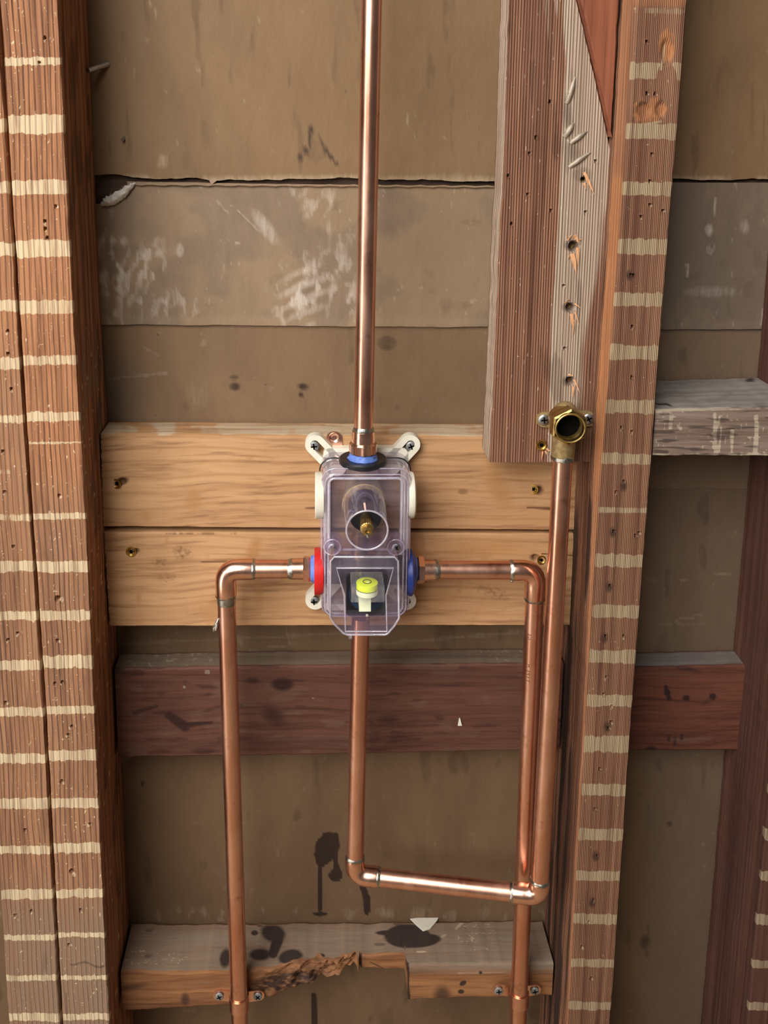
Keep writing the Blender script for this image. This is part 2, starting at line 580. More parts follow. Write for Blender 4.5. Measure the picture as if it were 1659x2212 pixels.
    if marks is not None:
        px, py = PX(V)
        mask = np.clip(np.stack(marks(px, py, face_id, V), -1), 0, 1.5).astype(np.float32)
    base = V[: n * k].mean(0); base[2] = V[:, 2].min()
    return make_obj(name, V, Q, mat, parent, base, mask, True, 38)


ZERO = lambda p: np.zeros_like(p)

# ------------------------------------------------------------------ material set
M = {}
M['stud_old'] = wood('old_stud_wood', (88, 54, 38), (168, 118, 82), ridge=0.0042, ridge_amt=-0.95, ridge_pow=5.0, across=170, along=3.6, contrast=(0.40, 0.62), bump=0.5, pale=(226, 205, 166), tint=(128, 104, 84), warp=0.006)
M['stud_grain'] = wood('edge_grain_stud_wood', (92, 58, 42), (150, 110, 84), across=190, along=1.6, ridge=0.00145, ridge_amt=0.55,
                       pale=(186, 165, 130), tint=(164, 108, 68), bump=0.6)
M['stud_shaded'] = wood('shade_toned_stud_wood', (60, 36, 29), (98, 64, 52), across=150, along=1.4, pale=(170, 150, 122), bump=0.3)  # shade from the neighbouring stud is put into this wood colour
M['plank'] = wood('weathered_plank_wood', (92, 58, 42), (150, 108, 84), across=210, along=2.0, ridge=0.0022, ridge_amt=0.5,
                  pale=(222, 200, 176), tint=(176, 158, 138), bump=0.7)
M['redwood'] = wood('smooth_red_wood', (112, 62, 42), (148, 88, 62), across=120, along=1.5, bump=0.15)
M['pine'] = wood('new_pine_wood', (156, 114, 76), (191, 150, 108), axis='X', across=70, along=2.2, ridge=0.0125, ridge_amt=-0.5, ridge_pow=7.0, contrast=(0.3, 0.68),
                 pale=(206, 190, 162), stain=(74, 46, 26), tint=(160, 116, 72), bump=0.15, warp=0.02, rough=0.65)
M['block'] = wood('old_block_wood', (70, 42, 33), (102, 66, 52), axis='X', across=90, along=2.5, pale=(150, 136, 116), stain=(40, 20, 18),
                  tint=(108, 96, 80), bump=0.3, warp=0.012)
M['block_red'] = wood('red_block_wood', (74, 40, 30), (106, 63, 47), axis='X', across=80, along=2.5, pale=(150, 140, 128), stain=(34, 20, 22),
                      tint=(112, 110, 106), bump=0.25, warp=0.012)
M['block_grey'] = wood('dusty_block_wood', (88, 62, 48), (130, 100, 80), axis='X', across=120, along=3, pale=(196, 180, 156), stain=(36, 26, 24),
                       tint=(140, 138, 132), bump=0.35)
M['block_low'] = wood('gouged_block_wood', (104, 66, 42), (158, 112, 72), axis='X', across=80, along=3, pale=(190, 170, 140), stain=(36, 25, 25),
                      tint=(124, 112, 98), bump=0.4, warp=0.01)
M['paper_top'] = paper('building_paper_upper', (130, 103, 73), (112, 87, 61), (186, 170, 142), (58, 42, 32))
M['paper_mid'] = paper('building_paper_middle', (142, 119, 94), (128, 106, 82), (196, 184, 170), (70, 54, 44))
M['paper_low'] = paper('building_paper_lower', (126, 101, 75), (106, 83, 61), (170, 156, 136), (38, 26, 22))
M['paper_falloff'] = paper('building_paper_falloff', (110, 87, 64), (90, 69, 50), (160, 144, 122), (32, 22, 19))  # darker paper colour stands in for the light falling off lower down
M['sheath'] = wood('dark_sheathing', (70, 52, 41), (94, 73, 58), axis='X', across=60)

# ------------------------------------------------------------------ structure
YB = 0.0915                      # back of the studs / face of the paper
ZLO, ZHI = 0.42, 1.78
zs_full = stations(0.05, 2.35, ZLO, ZHI, 0.00115, 0.03)


def stripes(px, py, x0, y0s, x1=None, slope=0.0, amp=2.5, seed=3):
    """pale lath bands; y0s: (row at x0, half height, strength)"""
    r = np.zeros_like(px)
    yy = py - slope * (px - x0)
    for y, h, s in y0s:
        wob = (fbm(px / 4.0, y * 0.37, 0, seed, 3) - 0.5) * 2 * amp + (vnoise(px / 40.0, y * .7, 0, seed + 4) - .5) * amp
        wv = 0.85 + 0.3 * vnoise(px / 9.0, y * 0.1, 0, seed + 9)
        s = s * (.58 + .72 * fbm(px / 18.0, y * .31, 0, seed + 14, 2) + .12)
        r = np.maximum(r, s * (1 - sstep(h * 0.7, h * 1.35, np.abs(yy + wob - y) / wv)))
    return r


def specks(px, py, seed, dens=0.02, sx=9.0, sy=14.0, thr=0.86):
    n = fbm(px / sx, py / sy, 0, seed, 2)
    return sstep(thr - 0.06, thr, n)


L1_BANDS = [(18, 6, .3), (132, 9, .75), (268, 19, 1.15), (404, 15, 1.05), (537, 17, 1.1), (663, 14, 1.1), (778, 11, .75), (900, 10, .95), (956, 2.5, .8),
            (1115, 7, .75), (1224, 11, 1.15), (1330, 10, 1.15), (1430, 13, 1.2), (1534, 8, 1.1), (1632, 11, 1.15), (1735, 10, 1.05),
            (1832, 10, 1.05), (1930, 9, 1.0), (2020, 5, 1.0), (2112, 5, .75), (2197, 7, .9)]
L0_BANDS = [(270, 16, .8), (405, 13, .75), (538, 14, .9), (660, 13, .85), (785, 13, .9), (905, 10, .6), (1020, 6, .4), (1118, 8, .6), (1224, 11, 1.15),
            (1330, 9, 1.15), (1436, 10, 1.15), (1538, 9, 1.15), (1638, 10, 1.2), (1736, 11, 1.15), (1836, 8, 1.1), (1932, 10, 1.15), (2026, 6, 1.0),
            (2113, 6, .9), (2198, 8, 1.0)]
R1_BANDS = [(22, 8, .45), (152, 18, .95), (282, 16, .95), (407, 14, .95), (532, 16, 1.1), (646, 14, 1.1), (761, 15, 1.1), (878, 14, 1.1), (991, 12, 1.0), (1102, 7, .7),
            (1211, 13, 1.15), (1321, 13, 1.15), (1419, 13, 1.15), (1514, 12, 1.1), (1608, 17, 1.15), (1707, 12, 1.1), (1803, 12, 1.1), (1893, 10, 1.05),
            (1986, 11, 1.0), (2082, 9, .8), (2174, 9, .8)]


def marks_L1(px, py, fid, V):
    fr = fid == 0
    R = stripes(px, py, 130, L1_BANDS, slope=-0.01, seed=11)
    R = mx(R, 0.72 * specks(px, py, 21, sx=4, sy=6, thr=.83))
    R = mx(R, rims(px, py, L1_H, 5))
    G = 0.3 * sstep(.66, .85, fbm(px / 14, py / 120, 0, 5)) + .5 * seg(px, py + 4 * np.sin(px / 9), 152, 2080, 224, 2086, 3, soft=.8) + 0.45 * seg(px, py, 143, 2145, 146, 2200, 3, soft=.8)
    B = sstep(900, 1150, py) * 0.35 + sstep(1850, 2150, py) * .7
    sideR = (fid == 1)
    R2 = .8 * specks(px, py, 31, sx=3, sy=12, thr=.82) * sstep(500, 800, py)
    B2 = .8 * sstep(.45, .7, fbm(px / 9, py / 70, 0, 8)) * sstep(600, 850, py) * (1 - sstep(1050, 1300, py))
    G2 = .5 * sstep(.5, .75, fbm(px / 12, py / 120, 0, 9))
    return np.where(fr, R, np.where(sideR, R2, 0)), np.where(fr, G, np.where(sideR, G2, 0)), np.where(fr, B, np.where(sideR, B2, 0))


def marks_L0(px, py, fid, V):
    fr = fid == 0
    R = stripes(px, py, 40, L0_BANDS, slope=-0.01, seed=12, amp=3)
    R = mx(R, 0.72 * specks(px, py, 22, sx=4, sy=6, thr=.84))
    R = mx(R, rims(px, py, L0_H, 6))
    G = 0.35 * sstep(.64, .84, fbm(px / 12, py / 160, 0, 15))
    B = .35 * sstep(500, 900, py) + sstep(1850, 2100, py) * .7
    return np.where(fr, R, 0), np.where(fr, G, 0), np.where(fr, B, 0)


def marks_R1(px, py, fid, V):
    fr = fid == 0
    R = stripes(px, py, 1340, R1_BANDS, slope=0.02, seed=13, amp=1.6)
    # missing band ends, bare gouges
    R = R * (1 - ell(px, py, 1440, 165, 22, 30)) * (1 - .8 * ell(px, py, 1402, 2085, 60, 12, 0) * (px > 1300))
    R = mx(R, .9 * specks(px, py, 23, sx=5, sy=6, thr=.9), .9 * seg(px, py, 1436, 96, 1428, 150, 2.5), .9 * seg(px, py, 1428, 262, 1398, 268, 2.5))
    R = mx(R, rims(px, py, R1_H, 7))
    G = 0.0 * px
    for (x, y) in [(1326, 1150), (1318, 1268), (1308, 1378), (1314, 1570), (1290, 1850), (1282, 1950), (1350, 1050), (1363, 595)]:
        G = mx(G, .7 * ell(px, py, x - 3, y, 8, 12, 0, .8))
    B = .0 * px
    # split corner, fresh orange wood
    edge = np.interp(py, [0, 430, 760, 1000, 1420, 2212], [1371, 1343, 1318, 1300, 1273, 1227])
    R = R * sstep(-3, 1, px - edge)
    B = mx(B, (.45 + .7 * sstep(360, 420, py) * (1 - sstep(900, 1100, py))) * (1 - sstep(-2.5, 1.5, px - edge)))
    wx, wy = px + 26 * (fbm(px / 9, py / 18, 0, 301) - .5), py + 40 * (fbm(px / 6, py / 16, 0, 302) - .5)
    B = mx(B, .7 * ell(wx, wy, 1440, 100, 17, 40, 0, .15), .7 * ell(wx, wy, 1400, 240, 36, 26, 0, .15), .5 * sstep(30, 0, py))
    sideL = fid == 3
    B2 = .3 * sstep(.55, .75, fbm(px / 5, py / 200, 0, 18))
    G2 = .8 * sstep(.5, .7, fbm(V[:, 1] * 120, py / 300, 0, 19))
    return np.where(fr, R, 0), np.where(fr, G, np.where(sideL, G2, 0)), np.where(fr, B, np.where(sideL, B2, 0))


hole = lambda L, r=3.6, d=0.004: [(x, y, r, d) for x, y in L]
L1_H = hole([(97, 82), (85, 135), (120, 446), (97, 478), (98, 494), (102, 514), (128, 1070), (124, 1383), (119, 1477), (135, 1474),
             (155, 1570), (148, 1587), (134, 1688), (195, 1780), (174, 1966), (149, 2040)]) + [(125, 1293, 6, .005, 1.2), (155, 1882, 5.5, .004)]
L0_H = hole([(17, 716), (17, 764), (24, 840), (6, 975), (10, 1062), (29, 1180), (18, 1382), (38, 1368), (12, 1517), (55, 1793), (33, 1977), (68, 1968)])
R1_H = hole([(1397, 90), (1397, 202), (1415, 203), (1408, 333), (1404, 391), (1404, 442), (1385, 468), (1432, 455), (1363, 593), (1369, 595), (1366, 706), (1365, 815),
             (1342, 925), (1365, 932), (1348, 1039), (1331, 1062), (1326, 1147), (1373, 1156), (1380, 1150), (1318, 1265), (1308, 1375), (1347, 1375),
             (1310, 1463), (1304, 1500), (1322, 1525), (1320, 1560), (1314, 1573), (1296, 1660), (1285, 1747), (1290, 1848), (1282, 1945),
             (1272, 1993), (1257, 2045), (1277, 2113)], 3.3) + [(1440, 112, 15, .0022, 2.2), (1390, 238, 18, .002, 1.1), (1428, 236, 14, .002, 1.5)]

def rims(px, py, H, sd):
    r = np.zeros_like(px); g = random.Random(sd)
    for h in H:
        if h[2] > 8: continue
        a = g.uniform(.2, 2.6); k = h[2] / 3.6
        r = np.maximum(r, g.uniform(.5, 1.3) * ell(px, py, h[0] + 5 * k * math.cos(a), h[1] + 5.5 * k * math.sin(a), 2.6 * k, 3.4 * k, g.uniform(-40, 40), .5))
    return r


left_gap = lin([(-3, 0), (28, 500), (66, 1090), (95, 1500), (132, 2200)], 0, 'Z')
L1_right = lin([(125, 0), (157, 650), (187, 1130), (209, 1655), (236, 2190)], 0, 'Z')
o = board('wall_stud', 'Z', lambda z: left_gap(z) + 0.0011, L1_right, zs_full, 0.0, YB, M['stud_old'], nf=64, ns=14, pits=L1_H, marks=marks_L1, seed=41)
tag(o, 'old brown wall stud with pale lath bands forming left side of main bay', 'stud', 'vertical wall studs')
o = board('wall_stud', 'Z', lambda z: left_gap(z) - 0.047, lambda z: left_gap(z) - 0.0011, zs_full, 0.0, YB, M['stud_old'], nf=64, ns=6, pits=L0_H, marks=marks_L0, seed=52)
tag(o, 'leftmost banded wall stud, cut off by the left edge of the photo', 'stud', 'vertical wall studs')
R1_left = lin([(1352, 0), (1321, 510), (1293, 900), (1260, 1600), (1224, 2200)], 0, 'Z')
R1_right = lin([(1485, 0), (1443, 515), (1406, 1000), (1367, 1510), (1319, 2200)], 0, 'Z')
cham = lambda z: np.interp(z, [A(0, y, 0)[2] for y in (1450, 1000, 760, 430, 0)], [0.001, 0.0035, 0.0075, 0.0085, 0.0105])
o = board('wall_stud', 'Z', R1_left, R1_right, zs_full, 0.0, YB, M['stud_grain'], nf=76, ns=14, pits=R1_H, marks=marks_R1, chamfer=cham, seed=63)
tag(o, 'ridged wall stud with split orange corner just right of the brass elbow', 'stud', 'vertical wall studs')
R2_left = lin([(1659, 1760), (1616, 2200)], 0, 'Z')
o = board('wall_stud', 'Z', lambda z: R2_left(z) , lambda z: R2_left(z) + 0.047, zs_full, 0.0, YB, M['stud_shaded'], nf=50, ns=8,
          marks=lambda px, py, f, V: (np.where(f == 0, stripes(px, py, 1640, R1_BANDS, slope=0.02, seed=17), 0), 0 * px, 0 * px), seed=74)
tag(o, 'shade-darkened wall stud closing the narrow bay at the right edge', 'stud', 'vertical wall studs')

# plates at floor and top, out of frame
def plate(name, z0, z1, lab):
    mb = MB()
    x0, x1 = A(-3, 1100, 0)[0] - 0.05, A(1660, 1760, 0)[0] + 0.09
    mb.prism([(x0, 0, z0), (x1, 0, z0), (x1, 0, z1), (x0, 0, z1)], (0, YB, 0))
    return tag(mb.build(name, M['redwood']), kind='structure')
fl0 = MB().prism([(-2.2, -3.2, -.04), (2.2, -3.2, -.04), (2.2, .12, -.04), (-2.2, .12, -.04)], (0, 0, .04)).build('floor', wood('subfloor_wood', (150, 126, 98), (186, 162, 130), axis='X', across=30))
tag(fl0, kind='structure')
plate('trim_1', 0.0, 0.05, '')
plate('trim_2', 2.35, 2.40, '')

# back wall: dark sheathing with building-paper sheets as parts
XL, XR = -0.75, 0.95
wb = MB().prism([(XL, 0.0985, 0), (XR, 0.0985, 0), (XR, 0.0985, 2.4), (XL, 0.0985, 2.4)], (0, 0.02, 0)).build('wall_back', M['sheath'], base=(0, 0.0985, 0))
tag(wb, 'back of the wall covered in brown building paper behind the studs', None, kind='structure')


def sheet(name, top, bot, Y, mat, marks, ragged=0.0008, seed=1, cut=None, yf=None):
    xs = stations(XL, XR, -0.36, 0.44, 0.0022, 0.03)
    zt, zb = top(xs), bot(xs)
    nv = max(6, int(np.max(np.minimum(zt, ZHI) - np.maximum(zb, ZLO)) / 0.0022))
    rag = lambda s_: (fbm(xs * 45, 0.3, 0, seed + s_, 4) - .5) * 2 * ragged
    zt = zt + rag(1); zb = zb + rag(2) * 2
    v = np.linspace(0, 1, nv)
    X = np.repeat(xs[:, None], nv, 1); Z = zt[:, None] + (zb - zt)[:, None] * v[None]
    Yv = Y + (fbm(X * 14, Z * 14, 0, seed, 3) - .5) * 0.0009
    if yf is not None: Yv = Yv + yf(X, Z, v[None] + 0 * X)
    Vf = np.stack([X, Yv, Z], -1).reshape(-1, 3)
    Vb = Vf + np.array([0, 0.0009, 0])
    n, k = len(xs), nv
    i = (np.arange(n - 1)[:, None] * k + np.arange(k - 1)[None]).ravel()
    Q = np.stack([i, i + 1, i + k + 1, i + k], -1)
    if cut is not None:
        px, py = PX(Vf[Q].mean(1)); Q = Q[~cut(px, py)]
    N = n * k
    # front, back and a rim along top and bottom edges
    e0 = np.arange(n - 1) * k; e1 = e0 + k - 1
    rim = np.concatenate([np.stack([e0, e0 + k, e0 + k + N, e0 + N], -1), np.stack([e1, e1 + N, e1 + k + N, e1 + k], -1)])
    V = np.concatenate([Vf, Vb]); QQ = np.concatenate([Q, Q[:, ::-1] + N, rim])
    P = Vf[Q[0]]
    if np.cross(P[1] - P[0], P[2] - P[0])[1] > 0: QQ = QQ[:, ::-1]
    px, py = PX(V)
    mask = np.clip(np.stack(marks(px, py), -1), 0, 1.5)
    return make_obj(name, V, QQ, mat, wb, (0, Y, Vf[:, 2].min()), mask, True, 30)


def marks_top(px, py):
    R = mx(.85 * (1 - sstep(3, 22, np.abs(py - 392 + 10 * (fbm(px / 60, .2, 0, 77) - .5)))) * sstep(.25, .5, fbm(px / 70, py / 20, 0, 78) + .12 * (px > 480)),
           .6 * ell(px, py, 352, 350, 12, 18, 25), .8 * seg(px, py, 325, 8, 342, 28, 2.2), .8 * seg(px, py, 878, 240, 880, 275, 1.8), .5 * ell(px, py, 275, 175, 6, 3, 40))
    R = R + .5 * specks(px, py, 91, sx=16, sy=22, thr=.88)
    # water tide mark
    t = mx(seg(px, py, 672, 270, 668, 318, 4), seg(px, py, 668, 318, 640, 349, 5), seg(px, py, 692, 298, 704, 325, 4), seg(px, py, 704, 325, 733, 360, 4.5))
    G = mx(.75 * t, .35 * ell(px, py, 685, 330, 26, 30), .9 * ell(px, py, 630, 332, 4, 3), .5 * ell(px, py, 412, 300, 60, 110, 10, .9) * fbm(px / 20, py / 40, 0, 79),
           .22 * seg(px, py, 680, 0, 676, 300, 26, 14, .9), .22 * sstep(840, 1060, px) * sstep(150, 350, py) * sstep(1100, 1070, px), .9 * ell(px, py, 931, 57, 2, 4), .8 * ell(px, py, 747, 200, 2, 2))
    G = mx(G, .4 * sstep(.55, .8, fbm(px / 25, py / 160, 0, 80)))
    return R, G, 0 * px


def marks_mid(px, py):
    fl = fbm(px / 10 + py / 60, py / 26, 0, 81, 3)
    cl = lambda x, y, rx, ry, a=0: ell(px, py, x, y, rx, ry, a, .8)
    zone = mx(.85 * cl(245, 590, 45, 130), .7 * cl(320, 570, 40, 60, 30), .55 * cl(330, 660, 120, 40), .55 * cl(745, 620, 60, 110, -25), .9 * cl(655, 630, 62, 80, 20), .5 * cl(700, 450, 120, 50, 30))
    R = zone * sstep(.38, .72, fl) * 1.5
    swirl = np.sin((px * .35 + py * .94) / 4.6 + 3 * fbm(px / 50, py / 50, 0, 82))
    R = mx(R, cl(655, 632, 52, 66, 20) * (.55 + .45 * swirl), .9 * ell(px, py, 572, 490, 14, 42, -35, .7), .9 * ell(px, py, 388, 540, 9, 16, 0, .5), .9 * ell(px, py, 512, 526, 6, 4),
           .8 * seg(px, py, 740, 530, 742, 600, 5, 2), .7 * seg(px, py, 515, 455, 560, 500, 2, 4), .6 * seg(px, py, 470, 435, 492, 462, 4, 2), .75 * seg(px, py, 215, 520, 235, 700, 14, 6, .9) * fl * 1.6,
           .6 * seg(px, py, 250, 640, 262, 690, 4), .5 * sstep(.74, .8, fl))
    # right bay scuffs
    R = mx(R, .8 * seg(px, py, 1546, 430, 1545, 470, 2.5), .8 * ell(px, py, 1532, 497, 9, 14, 0, .6), .6 * ell(px, py, 1608, 490, 12, 18, 0, .8), .85 * seg(px, py, 1485, 570, 1484, 598, 4),
           .9 * seg(px, py, 1648, 670, 1645, 702, 4), .5 * ell(px, py, 1535, 630, 70, 14, 0, .8))
    G = mx(.35 * sstep(.6, .8, fbm(px / 60, py / 60, 0, 83)), 1.0 * (1 - sstep(0, 9, py - 392)) * 0)
    B = .45 * sstep(.45, .65, fbm(px / 120, py / 90, 0, 84)) + .8 * sstep(1350, 1420, px)  # last term paints the right bay's shade into the paper tint
    return R, G, B


def marks_low(px, py):
    fl = fbm(px / 22, py / 60, 0, 85, 3)
    R = mx(.55 * seg(px, py, 235, 818, 360, 806, 3, 5), .5 * ell(px, py, 420, 850, 40, 45, 20, .9) * fl * 1.6, .5 * seg(px, py, 310, 750, 345, 770, 3),
           .45 * seg(px, py, 260, 1390, 520, 1380, 4, 6), .45 * seg(px, py, 520, 1380, 760, 1366, 4, 6), .5 * seg(px, py, 540, 1404, 640, 1392, 3), .5 * seg(px, py, 618, 1355, 624, 1390, 2.5),
           .5 * seg(px, py, 800, 1392, 1120, 1366, 4, 6), .6 * ell(px, py, 275, 1640, 14, 5, -20), .35 * specks(px, py, 92, sx=20, sy=24, thr=.84), .5 * ell(px, py, 440, 740, 8, 12, 30),
           .55 * (1 - sstep(4, 34, 1978 - py + 14 * (fbm(px / 9, .7, 0, 86) - .5))) * sstep(1900, 1960, py) * (py < 1990) * (px < 1300) * sstep(.45, .7, fbm(px / 16, py / 40, 0, 87)))
    # right bay scuffs
    R = mx(R, .6 * seg(px, py, 1470, 1252, 1492, 1250, 3), .6 * seg(px, py, 1530, 1243, 1575, 1240, 3), .5 * seg(px, py, 1460, 1340, 1515, 1328, 4), .4 * seg(px, py, 1420, 1350, 1520, 1348, 6), .5 * seg(px, py, 1582, 1165, 1600, 1130, 1.5))
    # droplet stains
    G = mx(ell(px, py, 703, 1835, 23, 30, 0, .14), ell(px, py, 712, 1808, 18, 12, 0, .15), seg(px, py, 697, 1850, 692, 1875, 19, 6, .15), seg(px, py, 693, 1860, 691, 1965, 5, 4, .25),
           seg(px, py, 725, 1806, 727, 1830, 7, 6, .2), seg(px, py, 727, 1825, 725, 1870, 6, 5, .2), ell(px, py, 724, 1892, 16, 11, 8, .15), seg(px, py, 725, 1865, 728, 1890, 5, 12, .2),
           seg(px, py, 782, 1910, 792, 1940, 7, 7, .3), seg(px, py, 792, 1940, 792, 1968, 8, 7, .3), ell(px, py, 692, 1975, 16, 5))
    G = G * 1.1
    G = mx(G, .8 * ell(px, py, 836, 741, 24, 18, 0, .3) * .6, .9 * ell(px, py, 507, 835, 13, 10, 0, .5) * .8, .6 * ell(px, py, 505, 815, 12, 6, 0, .5), .7 * ell(px, py, 655, 835, 14, 8, 10, .6), .7 * ell(px, py, 650, 852, 7, 6),
           .9 * ell(px, py, 308, 1694, 4, 7, 20), .8 * ell(px, py, 334, 897, 3, 3), .6 * ell(px, py, 573, 832, 4, 3), .7 * ell(px, py, 343, 722, 3, 2), .6 * ell(px, py, 1394, 2035, 14, 18, 0, .6), .5 * ell(px, py, 1398, 2060, 6, 12, 0, .6),
           .6 * ell(px, py, 1446, 1780, 8, 7, 0, .7), .6 * ell(px, py, 1382, 1716, 5, 5, 0, .7), .95 * seg(px, py, 678, 2150, 682, 2300, 6, 6, .3))
    G = mx(G, .4 * sstep(.58, .8, fbm(px / 40, py / 110, 0, 88)))
    B = .5 * sstep(1350, 1420, px) + .6 * ell(px, py, 250, 860, 60, 80, 0, .9)  # first term darkens the right bay paper for its shade
    return R, G, B


flat = lambda v: (lambda x: np.full_like(x, v))
e_top_b = lin([(215, 379), (470, 388), (760, 388), (1060, 391), (1460, 386), (1655, 390)], 0.0925, 'X')
e_mid_t = lin([(215, 391), (300, 392), (770, 400), (1060, 402), (1460, 394), (1655, 395)], 0.094, 'X')
e_mid_b = lin([(232, 701), (500, 703), (780, 706), (1058, 706), (1440, 711), (1655, 711)], 0.0925, 'X')
lift = lambda amt: (lambda X, Z, v: -amt * sstep(.93, 1.0, v))
o = sheet('paper_sheet', flat(2.38), e_top_b, 0.0930, M['paper_top'], marks_top, ragged=0.0016, seed=201, yf=lift(.0015))
tag(o, 'upper brown sheet of building paper with torn bottom edge')
cutc = lambda px, py: (px < 292) & (py < 442) & ((px - 215) / 77.0 + (py - 385) / 57.0 < 1.0 + 0.06 * np.sin(px * .7)) & (px > 150)
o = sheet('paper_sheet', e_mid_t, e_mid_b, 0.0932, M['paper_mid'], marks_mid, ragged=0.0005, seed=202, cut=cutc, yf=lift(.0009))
tag(o, 'middle strip of building paper smeared with whitish scuffs')
e_low_b = lin([(232, 1050), (1660, 1056)], 0.0952, 'X')
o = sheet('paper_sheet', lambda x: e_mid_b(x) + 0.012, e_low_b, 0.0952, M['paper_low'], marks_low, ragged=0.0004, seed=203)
tag(o, 'narrow strip of building paper just above the pine boards')
o = sheet('paper_sheet', lambda x: e_low_b(x) + 0.012, flat(0.05), 0.0962, M['paper_falloff'], marks_low, ragged=0.0004, seed=204)
tag(o, 'lowest falloff-darkened brown sheet of building paper with drip stains')
# thin pale lip of the middle sheet, and its torn curled corner
M['torn'] = paper('torn_paper_core', (212, 206, 196), (176, 168, 156), (235, 230, 222), (70, 62, 56))
mb = MB()
lip = []
for x in np.linspace(292, 1066, 60):
    y = np.interp(x, [215, 300, 770, 1060], [391, 397, 400, 402]) + 2.2 * math.sin(x * .13) * 0.4
    lip.append(A(x, y + 1.5, 0.0916))
mb.tube(lip, [0.0007 + 0.0004 * abs(math.sin(i * 1.7)) for i in range(60)], 6)
mb.build('paper_lip', M['paper_mid'], wb)
mb = MB()
cx_ = [(217, 442), (228, 438), (240, 433), (252, 426), (264, 418), (275, 409), (285, 401), (293, 395)]
wd = [3, 10, 14, 13, 12, 9, 6, 2]
V, Fs = [], []
NP, NJ = 22, 6
g = random.Random(3)
for i in range(NP):
    t = i / (NP - 1) * 7
    x, y, w = [float(np.interp(t, range(8), q)) for q in ([p[0] for p in cx_], [p[1] for p in cx_], wd)]
    tip = g.uniform(-.5, .35)
    for j in range(NJ):
        u = 1 - 2 * j / (NJ - 1) * (1 + tip * .35)
        h = .0005 + .0052 * math.sin(math.pi * (j + .4) / NJ) * min(1, w / 10) + g.uniform(-.0009, .0009)
        V.append(A(x + u * w * .5 + g.uniform(-.9, .9), y + u * w * .72 + g.uniform(-.9, .9), 0.0925 - max(h, .0002)))
for i in range(NP - 1):
    for j in range(NJ - 1):
        Fs.append((i * NJ + j, i * NJ + j + 1, (i + 1) * NJ + j + 1, (i + 1) * NJ + j))
mb.add(V, Fs)
o = mb.build('torn_flap', M['torn'], wb)
tag(o, 'white torn paper curl')
mb = MB(); mb.prism([A(452, 390, .0915), A(470, 389, .0915), A(457, 399, .0905)], (0, .0006, 0)); mb.build('torn_flap', M['paper_mid'], wb)

# ------------------------------------------------------------------ plank, filler board, blocks
def marks_plank(px, py, fid, V):
    fr = fid == 0
    gl = np.interp(py, [0, 150, 300, 500, 700, 998], [1215, 1222, 1215, 1205, 1192, 1185])
    gr = np.interp(py, [0, 300, 560, 760, 998], [1290, 1330, 1290, 1255, 1240])
    wv = 7 * (fbm(px / 30, py / 120, 0, 33) - .5)
    B = sstep(-5, 5, px - gl + wv) * (1 - .85 * sstep(-12, 12, px - gr + 2 * wv)) * 1.15
    B = mx(B * sstep(20, 120, py + 2 * (px - 1180)), .5 * sstep(.55, .8, fbm(px / 8, py / 120, 0, 34)) * sstep(200, 0, py), .9 * (1 - sstep(0, 14, np.abs(px - 1262))) * sstep(960, 980, py) * 0)
    R = .8 * specks(px, py, 35, sx=2.0, sy=14, thr=.89)
    G = mx(.5 * ell(px, py, 1226, 250, 12, 50, -5, .8), .45 * ell(px, py, 1235, 325, 22, 36, -20, .8), .4 * ell(px, py, 1258, 378, 24, 20, 0, .5), .4 * sstep(.6, .8, fbm(px / 25, py / 160, 0, 36)))
    for (x, y, r) in [(1237, 530, 17), (1231, 664, 15), (1229, 824, 15)]:
        G = mx(G, .5 * ell(px, py, x - 5, y, r, r * .8, 0, .5))
    side = fid == 3
    R3 = .75 + .6 * fbm(V[:, 1] * 200, py / 60, 0, 37)  # edge face painted pale for the light it catches from the left
    return np.where(fr, R, np.where(side, R3, 0)), np.where(fr, G, 0), np.where(fr, B, 0)


PY = 0.019
pl_l = lin([(1100, 0), (1088, 380), (1079, 520), (1068, 800), (1058, 998)], PY, 'Z')
pl_r = lin([(1243, -60), (1246, 0), (1273, 115), (1307, 265), (1326, 352), (1318, 480), (1293, 820), (1282, 998)], PY, 'Z')
zb = A(1170, 998, PY)[2]
pz = stations(zb, 2.3, zb, ZHI, 0.00115, 0.03)
PL_PITS = hole([(1188, 220), (1158, 297), (1144, 331), (1098, 380), (1140, 420), (1190, 455), (1105, 484), (1287, 348), (1265, 458), (1218, 617), (1220, 752)], 3.6, .004) + \
          [(1240, 532, 13, .009, .95), (1232, 664, 11, .008, .9), (1232, 823, 11, .008, .85), (1261, 388, 8, .005, .9)]
plank = board('weathered_plank', 'Z', pl_l, pl_r, pz, PY, 0.0565, M['plank'], nf=130, ns=10, pits=PL_PITS, marks=marks_plank, seed=85, rad=.0008, jit=.0004)
tag(plank, 'wide weathered brown plank with grey stripe and bent nails holding the brass elbow', 'plank')

zf = A(1326, 296, .010)[2]
o = board('filler_board', 'Z', lambda z: pl_r(z) + 0.0007, lambda z: R1_left(z) - 0.0022, stations(zf, 2.3, zf, ZHI, .003, .05), 0.0100, 0.0565, M['redwood'], nf=24, ns=4, seed=96, rad=.0008)
tag(o, 'smooth reddish wedge of board filling the cut beside the weathered plank', 'board')


